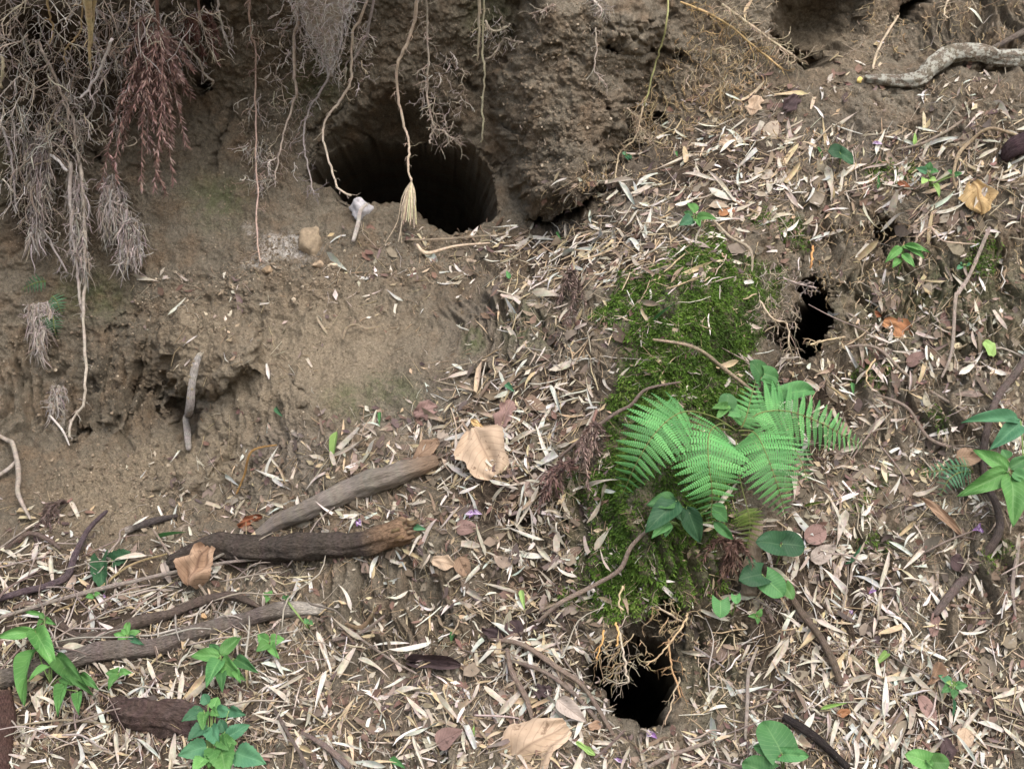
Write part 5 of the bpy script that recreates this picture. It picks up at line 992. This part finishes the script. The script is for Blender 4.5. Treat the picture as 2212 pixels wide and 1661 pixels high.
# ------------------------------------------------------------------ leaf litter
DENS = """
0000000000000000100001
0000000000000000212021
0000000000000013521133
0000000000000036754556
0000000000005767764544
0000000123678853321221
0001110111255211112333
0000111000143221134654
0000000002564111276433
0000112456775001155434
0002334544564001056443
3212345555575112256543
5555433233464112456543
5555554433465213356544
5565555544666303457765
6665556556676203566666
6666666656466667666666""".split()
def dens(u, v):
    j = min(21, max(0, int(u//100))); i = min(16, max(0, int(v//100))); return int(DENS[i][j])
def blocked(u, v): return float(lookup(hm, u, v)) > .02
BP = [(.49,.45,.38),(.58,.55,.50),(.45,.41,.34),(.53,.50,.45),(.41,.365,.30)]; BM = [(.31,.275,.22),(.37,.335,.28),(.33,.29,.24)]; BS = [(.43,.345,.22),(.38,.30,.19),(.47,.39,.27)]; BG_ = [(.43,.45,.40),(.47,.50,.44),(.40,.40,.38)]; BB = [(.22,.17,.12),(.175,.132,.1),(.27,.215,.16),(.16,.125,.11)]
CLS = [('pale', BP, .48), ('dull tan', BM, .16), ('straw-coloured', BS, .12), ('grey-green', BG_, .14), ('brown', BB, .10)]
def bl_geo(L_, w, n=6, bend=.1, fold=.25, twist=0., across=1, notch=0., cut=0.):
    ca, cb = (random.choice(((0, .45), (0, .65), (.3, 1), (.5, 1), (.2, .8), (0, .8))) if random.random() < cut else (0, 1))
    vs = []; fs = []; k = 2*across+1; ph = random.uniform(0, 6)
    for i in range(n+1):
        t = ca+(cb-ca)*i/n; ww = max(.03, min(1, (t/.2)**.6)*(1-max(0, (t-.2)/.8)**2.2))*w/2; tw = twist*(t-.5); z = bend*L_*(4*(t-.5)**2-.3)+.015*L_*math.sin(7*t+ph)
        yo = notch*L_*math.sin(3*t+ph)*.1
        for j in range(k):
            s_ = j/(k-1)*2-1; y = s_*ww; zz = z+abs(y)*fold; vs.append((t*L_-L_/2, yo+y*math.cos(tw)-zz*math.sin(tw)*.0, zz+y*math.sin(tw)))
    for i in range(n):
        for j in range(k-1): q = i*k+j; fs.append((q, q+1, q+k+1, q+k))
    return vs, fs
LV = {}
for cn, cols, _ in CLS:
    LV[cn] = []
    for i in range(7 if cn == 'pale' else 4):
        a = Acc(); vs, fs = bl_geo(1, random.uniform(.9, 1), 8, random.uniform(-.14, .16), random.uniform(-.2, .9)*.2, random.uniform(-1.5, 1.5), 2, random.uniform(0, 1), .25)
        c = random.choice(cols); cs = [tuple(q*random.uniform(.9, 1.06) for q in c) for _ in vs]; a.add(vs, fs, cs, [(.5+v[1], v[0]+.5) for v in vs]); LV[cn].append(a.mesh('bamboo_leaf', 'litter'))
LV_W = .16
def tri_area(pt, pl): return sdf(pl, np.array([pt[0]]), np.array([pt[1]]))[0] > 0
ZN = [('on the crest of the slope right of the boulder', lambda u, v: v < 480 and u < 1620), ('on the upper right slope', lambda u, v: v < 560 and u >= 1620), ('along the ridge above the moss', lambda u, v: v < 660 and u < 1450),
      ('on the earth right of the moss', lambda u, v: v < 840 and u > 1600), ('left of the moss in the middle of the slope', lambda u, v: v < 960 and u >= 1000 and u < 1600), ('beside the upper logs', lambda u, v: v < 1200 and u < 960),
      ('around the large round tan leaf', lambda u, v: v < 1200 and u < 1400), ('right of the fern', lambda u, v: v < 1260 and u >= 1560), ('between the dead branches at lower left', lambda u, v: v < 1420 and u < 620),
      ('on the slope left of the lower burrow', lambda u, v: v < 1420 and u < 1500), ('along the bottom at left', lambda u, v: u < 620), ('along the bottom left of the huge tan leaf', lambda u, v: u < 1060), ('around the sill of the lower burrow', lambda u, v: u < 1560),
      ('in the lower right litter', lambda u, v: v < 1480), ('in the bottom right corner of the litter', lambda u, v: True)]
def zone_of(u, v):
    for nm, f in ZN:
        if f(u, v): return nm
def flow(u, v):
    if v < 640 and 1050 < u < 1560: return random.gauss(30, 32)
    if v < 560 and u > 1560: return random.gauss(38, 42)
    if 900 < u < 1300 and 720 < v < 1000: return random.gauss(35, 45)
    if u > 1640 and 1250 < v: return random.choice((random.gauss(60, 28), random.gauss(-45, 30)))
    return random.uniform(0, 180)
cand = []
for i in range(17):
    for j in range(22):
        d = int(DENS[i][j]); k = d*2.9*(1.1 if d > 5 else .8)
        for _ in range(int(k)+(random.random() < k % 1)):
            u, v = (j+random.uniform(-.12, 1.12))*100, (i+random.uniform(-.12, 1.12))*100
            if v > 1668 or u > 2220 or u < -10 or blocked(u, v): continue
            L_ = min(108, max(22, random.lognormvariate(math.log(54 if i < 12 else 62), .36))); cand.append((L_*random.uniform(.85, 1.15), L_, u, v, d))
# bare rim beyond the picture gets litter too
cand.sort(reverse=True)
def leaf_frame(u, v, d, k=.22):
    p, t, b, n = frame(u, v, flow(u, v)+(180 if random.random() < .5 else 0))
    n = (n+Vector((random.gauss(0, k), random.gauss(-.2, k), random.gauss(.15, k)))).normalized(); t = (t+Vector((random.gauss(0, .12), random.gauss(0, .18), random.gauss(0, .12)))); t = (t-n*t.dot(n)).normalized()
    return p+n*(.002+random.random()*.0014*d), t, n.cross(t), n
lit = Acc()
def pick():
    r = random.random()
    for cn, cols, w in CLS:
        if r < w: return cn, cols
        r -= w
    return CLS[0][:2]
LMK = [('the large round tan leaf',1065,985),('the crumpled yellow-tan leaf',2115,430),('the crumpled orange-brown leaf',1940,705),('the big fern',1560,1000),('the curled round brown leaf',455,1240),('the huge tan leaf',1150,1605),
 ('the narrow upright burrow',1755,690),('the lower burrow',1380,1490),('the dark rotten log',700,1190),('the upper log',720,1085),('the long straight log',400,1385),('the toothed-leaf plant',460,1580),('the lance-leaved plant',90,1430),('the oval-leaved plant',480,1425),
 ('the dark heart-leaf pair',1815,335),('the lichen-spotted branch',2000,160),('the grey veined leaf',1240,1540),('the maroon curled leaf',940,1428),('the blackish upright leaf',1110,1360),('the moss cushion',1880,1065),('the forked right branch',2100,1220),
 ('the round green leaves',1690,1170),('the big heart leaf',1690,1600),('the two bright heart leaves',2005,1640),('the smooth brown stick',1760,1390),('the neat oval tan leaf',2080,1610),('the pale green sprout',2005,375),('the oval-leaved plant above the moss',1500,465),
 ('the boulder',1230,300),('the ledge stone',677,528),('the fern-side heart leaves',1690,830),('the green upright bamboo leaf',722,970),('the purple flowers',1020,1105),('the forked pale twig',2070,640),('the lance-leaved plant at right',1955,555),('the mauve leaf',1985,770),
 ('the curled brown leaf at lower right',2005,1465),('the small toothed sprout',2060,1480),('the mossy twig',1330,900),('the right-edge plant',2160,1020),('the round mauve leaf',1752,1155),('the dark purple leaf',2060,1218),('the bark slab',2195,325),('the light green leaf',1900,1425),('the nettle-like plant',455,1640),('the half-buried log',370,1560),('the ragged straw leaf',1630,232),('the bleached log end',680,1300),('the sticks by the lower burrow',1180,1430),('the hooked purple-brown leaf',975,1600)]
LUSED = {}
def leaf_label(cn, u, v, L_, wd, t):
    a = math.degrees(math.atan2(t.z, t.x)) % 180; ori = 'level' if a < 20 or a > 160 else ('upright' if 65 < a < 115 else ('right-rising' if a <= 65 else 'left-rising'))
    wq = 'narrow' if wd/L_ < .135 else ('broad' if wd/L_ > .17 else 'slim')
    sz = 'long' if L_ > 100 else ('short' if L_ < 72 else 'mid-length')
    near = sorted(LMK, key=lambda q: (q[1]-u)**2+(q[2]-v)**2)
    for k in range(4):
        nm, lu, lv = near[k]; du, dv = u-lu, v-lv; r = ('right of' if du > 0 else 'left of') if abs(du) > abs(dv) else ('below' if dv > 0 else 'above')
        for lb in (f'{sz} {ori} {cn} bamboo leaf {r} {nm}', f'{sz} {wq} {ori} {cn} bamboo leaf {r} {nm}'):
            if lb not in LUSED and len(lb.split()) <= 16: LUSED[lb] = 1; return lb
    return lb
NIND = 276
for idx_, (sc, L_, u, v, d) in enumerate(cand):
    cn, cols = pick(); m = mpp(u, v); p, t, b, n = leaf_frame(u, v, d); wd = L_*random.uniform(.08, .17)
    if idx_ < NIND:
        o = link('bamboo_leaf', random.choice(LV[cn])); o.matrix_basis = Matrix(((t.x*L_*m, b.x*wd*m, n.x*L_*m*.7, p.x+n.x*.004), (t.y*L_*m, b.y*wd*m, n.y*L_*m*.7, p.y+n.y*.004), (t.z*L_*m, b.z*wd*m, n.z*L_*m*.7, p.z+n.z*.004), (0, 0, 0, 1)))
        tag(o, leaf_label(cn, u, v, L_, wd, t), 'bamboo leaf', 'bamboo leaves '+zone_of(u, v))
    else:
        vs, fs = bl_geo(L_*m, wd*m, 5, random.uniform(-.15, .2), random.uniform(-.2, .9), random.uniform(-1.6, 1.6), 1, 1., .4)
        c = jitc(random.choice(cols), .12); lit.add([p+t*x+b*y+n*z for x, y, z in vs], fs, [tuple(q*random.uniform(.92, 1.05) for q in c) for _ in vs], [(.5, x) for x, y, z in vs])
# damp rotted leaves pressed on the soil, and thin twigs
for _ in range(4600):
    u, v = random.uniform(0, 2212), random.uniform(220, 1661)
    if blocked(u, v) or random.random()*8 > dens(u, v)-1: continue
    m = mpp(u, v); p, t, b, n_3 = frame(u, v, flow(u, v)); n_3 = (n_3+Vector((random.gauss(0, .12), 0, random.gauss(0, .12)))).normalized(); L_ = random.uniform(18, 62)*m; w = L_*random.uniform(.25, .65); c = jitc(random.choice(((.11,.085,.065), (.085,.067,.055), (.15,.115,.085), (.20,.165,.125), (.26,.22,.17))), .2)
    vs, fs = bl_geo(L_, w, 4, random.uniform(-.1, .15), random.uniform(-.2, .3), random.uniform(-.6, .6), 1, 1., .3); lit.add([p+n_3*.0015+t*x+b*y+n_3*z for x, y, z in vs], fs, c)
for _ in range(150):
    u, v = random.choice(((random.uniform(0, 720), random.uniform(1180, 1661)), (random.uniform(0, 650), random.uniform(1180, 1450)), (random.uniform(1040, 1700), random.uniform(1380, 1661)), (random.uniform(1600, 2212), random.uniform(700, 1661))))
    if blocked(u, v): continue
    m = mpp(u, v); p, t, b, n_3 = frame(u, v, random.gauss(20, 45)); L_ = random.uniform(60, 210)*m; c = jitc(random.choice(((.3,.255,.22), (.24,.2,.175), (.36,.32,.28), (.19,.15,.13))), .15); w = random.uniform(1.2, 2.8)*m
    if u < 720: p = p+n_3*random.uniform(0, .03)
    o1, o2 = random.gauss(0, .05), random.gauss(0, .05)
    pp, rr = cat_rom([p-t*L_/2+n_3*.006, p-t*L_/6+b*o1*L_+n_3*.014, p+t*L_/5+b*o2*L_+n_3*.016, p+t*L_/2+n_3*.012], [w*.8, w, w*.8, w*.45], 3); tube(lit, pp, rr, 5, c, .12)
    if random.random() < .5: q = pp[len(pp)//2]; e = q+(t*.8+b*random.choice((-.5, .5))).normalized()*L_*.3; tube(lit, [q, (q+e)/2+n_3*.003, e], [w*.6, w*.5, w*.3], 4, c)
# fragments and straws
for i in range(17):
    for j in range(22):
        d = int(DENS[i][j])
        for _ in range(int(d*21)):
            u, v = (j+random.uniform(-.2, 1.2))*100, (i+random.uniform(-.2, 1.2))*100
            if v > 1668 or u > 2225 or blocked(u, v): continue
            m = mpp(u, v); p, t, b, n = leaf_frame(u, v, d*.6, .4); r = random.random()
            if r < .30:                                   # torn bits
                L_ = random.uniform(8, 26)*m; w = L_*random.uniform(.2, .55); c = jitc(random.choice(random.choice((BP, BM, BS, BB, BB))), .2)
                vs, fs = bl_geo(L_, w, 2, random.uniform(-.1, .2), .2, random.uniform(-.6, .6), 1)
            elif r < .42:                                 # dark rotted bits
                L_ = random.uniform(10, 34)*m; w = L_*random.uniform(.25, .6); c = jitc(random.choice(((.12,.08,.06), (.09,.065,.06), (.16,.1,.08))), .2)
                vs, fs = bl_geo(L_, w, 3, random.uniform(-.1, .2), .2, random.uniform(-.6, .6), 1)
            else:
                L_ = min(95, random.lognormvariate(math.log(24), .55))*m; c = jitc(random.choice((BP[0], BS[0], BS[1], (.36,.28,.18), (.29,.22,.15), (.40,.35,.28), (.33,.265,.19))), .2)
                pts = [p-t*L_/2, p+b*random.gauss(0, .06)*L_+n*random.uniform(0, .08)*L_, p+t*L_/2+n*random.uniform(-.03, .15)*L_]; tube(lit, pts, [random.uniform(.9, 1.6)*m*.6, 1.3*m*.6, .7*m*.6], 3, c, cap=False); continue
            lit.add([p+t*x+b*y+n*z for x, y, z in vs], fs, c)
for (bx, n, lo_, hi_) in [((1080,470,1560,660), 300, 25, 95), ((1300,520,1620,1280), 170, 14, 60), ((950,700,1300,1060), 150, 25, 80), ((0,1180,700,1661), 300, 25, 110), ((700,1300,1300,1661), 200, 25, 90), ((1500,1250,2212,1661), 280, 25, 100), ((1640,560,2212,1250), 110, 20, 80), ((1400,260,2212,520), 130, 20, 70)]:
    for _ in range(n):
        u, v = random.uniform(bx[0], bx[2]), random.uniform(bx[1], bx[3])
        if blocked(u, v) or dens(u, v) < 1 or (float(lookup(mossm, u, v)) > .45 and random.random() < .8): continue
        m = mpp(u, v); p, t, b, n_3 = leaf_frame(u, v, 3, .2); L_ = random.uniform(lo_, hi_)*m; c = jitc(random.choice((BP[0], BP[1], BS[0], BS[2], (.42,.33,.21), (.38,.32,.25))), .15); w = random.uniform(.8, 2.2)*m
        tube(lit, [p-t*L_/2, p-t*L_/6+b*random.gauss(0, .03)*L_, p+t*L_/5+b*random.gauss(0, .03)*L_+n_3*.02*L_, p+t*L_/2+n_3*random.uniform(0, .08)*L_], [w*.7, w, w*.9, w*.5], 4, c, cap=False)
# the same litter goes on past the picture's edges
for _ in range(2600):
    u, v = random.choice(((random.uniform(-350, 0), random.uniform(700, 1850)), (random.uniform(2215, 2560), random.uniform(100, 1850)), (random.uniform(0, 2215), random.uniform(1668, 1850))))
    if random.random()*7 > dens(u, v): continue
    m = mpp(u, v); p, t, b, n_3 = leaf_frame(u, v, 4); L_ = min(105, random.lognormvariate(math.log(48), .45))
    vs, fs = bl_geo(L_*m, L_*random.uniform(.04, .18)*m, 4, random.uniform(-.12, .15), random.uniform(-.2, .8), random.uniform(-1.3, 1.3), 1, 1., .4); c = jitc(random.choice(pick()[1]), .12)
    lit.add([p+t*x+b*y+n_3*z for x, y, z in vs], fs, c)
# sparse bits strewn over the bare earth
for _ in range(520):
    u, v = random.uniform(380, 2212), random.uniform(60, 1400)
    if blocked(u, v) or v < 560 and u < 1150: continue
    m = mpp(u, v); p, t, b, n = leaf_frame(u, v, 0, .3); L_ = min(40, random.lognormvariate(math.log(14), .5))*m; c = jitc(random.choice((BP[0], BS[0], BS[1], (.36,.25,.15), (.3,.22,.15))), .2)
    tube(lit, [p-t*L_/2, p+b*random.gauss(0, .08)*L_+n*.03*L_, p+t*L_/2], [.7*m, .8*m, .5*m], 3, c, cap=False)
lmh = lit.mesh('leaf_litter', 'litter'); tag(link('leaf_litter', lmh), 'loose litter of broken bamboo leaves, straws and rotted scraps', None, None, 'stuff')

# crumbs of soil lying on the ledges
cr = Acc(); ICO = [(0,0,-1),(.72,-.53,-.45),(-.28,-.85,-.45),(-.89,0,-.45),(-.28,.85,-.45),(.72,.53,-.45),(.28,-.85,.45),(-.72,-.53,.45),(-.72,.53,.45),(.28,.85,.45),(.89,0,.45),(0,0,1)]
IF = [(0,1,2),(1,0,5),(0,2,3),(0,3,4),(0,4,5),(1,5,10),(2,1,6),(3,2,7),(4,3,8),(5,4,9),(1,10,6),(2,6,7),(3,7,8),(4,8,9),(5,9,10),(6,10,11),(7,6,11),(8,7,11),(9,8,11),(10,9,11)]
ICA = np.array(ICO)
for el, n, smax in [((750,570,260,70),1500,4.5),((620,620,160,60),900,6),((240,1080,190,80),1100,5),((720,760,280,160),900,2.4),((1000,540,150,40),500,4),((240,1010,160,60),500,8),((1240,240,160,230),2600,4),((2000,240,240,70),800,5),((1800,80,190,70),700,4),((900,1450,200,140),900,4),((420,650,130,70),900,4),
    ((350,480,330,120),700,2.2),((600,250,90,220),700,2.6),((860,130,230,110),900,2.6),((200,820,220,140),1200,4),((1480,200,120,160),800,3.5),((1950,620,270,160),1000,3.5),((560,950,120,100),500,3),((1540,1400,60,130),300,3),((1220,1180,80,140),400,3.5)]:
    th = rng.uniform(0, 6.283, n); r = np.sqrt(rng.random(n)); cu = el[0]+el[2]*r*np.cos(th); cv = el[1]+el[3]*r*np.sin(th); ok = lookup(hm, cu, cv) < .12; cu, cv = cu[ok], cv[ok]; n = len(cu)
    sz = np.minimum(smax, np.exp(rng.normal(math.log(1.35), .55, n)))*ybase(cu, cv)/F; pc = lookup(Pg, cu, cv)+lookup(NB, cu, cv)*(sz*.35)[:, None]; k = rng.uniform(.6, 1.3, n)
    tint = np.where(rng.random(n)[:, None] < .06, np.array((.34, .29, .22)), np.array((.185, .148, .107)))*k[:, None]
    vv = pc[:, None]+ICA[None]*rng.uniform(.65, 1.2, (n, 12, 3))*sz[:, None, None]
    cr.add(vv.reshape(-1, 3).tolist(), [tuple(12*i+q for q in f) for i in range(n) for f in IF], np.repeat(tint, 12, 0).tolist())
tag(link('soil_crumbs', cr.mesh('soil_crumbs', 'stone', False)), 'loose crumbs of earth on the ledges', None, None, 'stuff')

# moss
ms = Acc(); mu = rng.uniform(1180, 2212, 330000); mv = rng.uniform(340, 1345, 330000); mm = lookup(mossm, mu, mv); keep = rng.random(330000) < .85*mm**1.9
mu, mv, mk = mu[keep], mv[keep], mm[keep]; mp = lookup(Pg, mu, mv); mn = lookup(NB, mu, mv)
MC = [(.055,.10,.02),(.08,.15,.024),(.105,.19,.03),(.135,.225,.04),(.18,.24,.065)]
lump_m = perlin(mp*45, 77); lump_c = perlin(mp*16, 78)
for i in range(len(mu)):
    n = Vector(mn[i]); p = Vector(mp[i])+n*(.001+.005*max(0, lump_m[i]))
    d = (n*.55+Vector((random.gauss(0, .5), random.gauss(-.1, .3), random.gauss(-.15, .45)))).normalized(); L_ = random.uniform(.0045, .0095)*(.6+.4*mk[i])
    s_ = d.cross(Vector((random.gauss(0, 1), random.gauss(0, 1), random.gauss(0, 1)))).normalized()*L_*.19; c = MC[min(4, max(0, int(1.8+lump_c[i]*3.5+random.gauss(0, .9))))]; c = jitc(c, .15)
    q = p+d*L_*.6+Vector((0, 0, -.08*L_)); e = p+d*L_+Vector((0, 0, -.3*L_))
    ms.add([p-s_, p+s_, q+s_*.8, e, q-s_*.8], [(0, 1, 2, 4), (4, 2, 3)], c)
tag(link('moss', ms.mesh('moss', 'moss')), 'soft green moss cushion covering the ridge above the lower burrow', None, None, 'stuff')
print('objects', len(bpy.data.objects), 'lit', lit.n, 'moss', ms.n, 'tangle', tg.n)
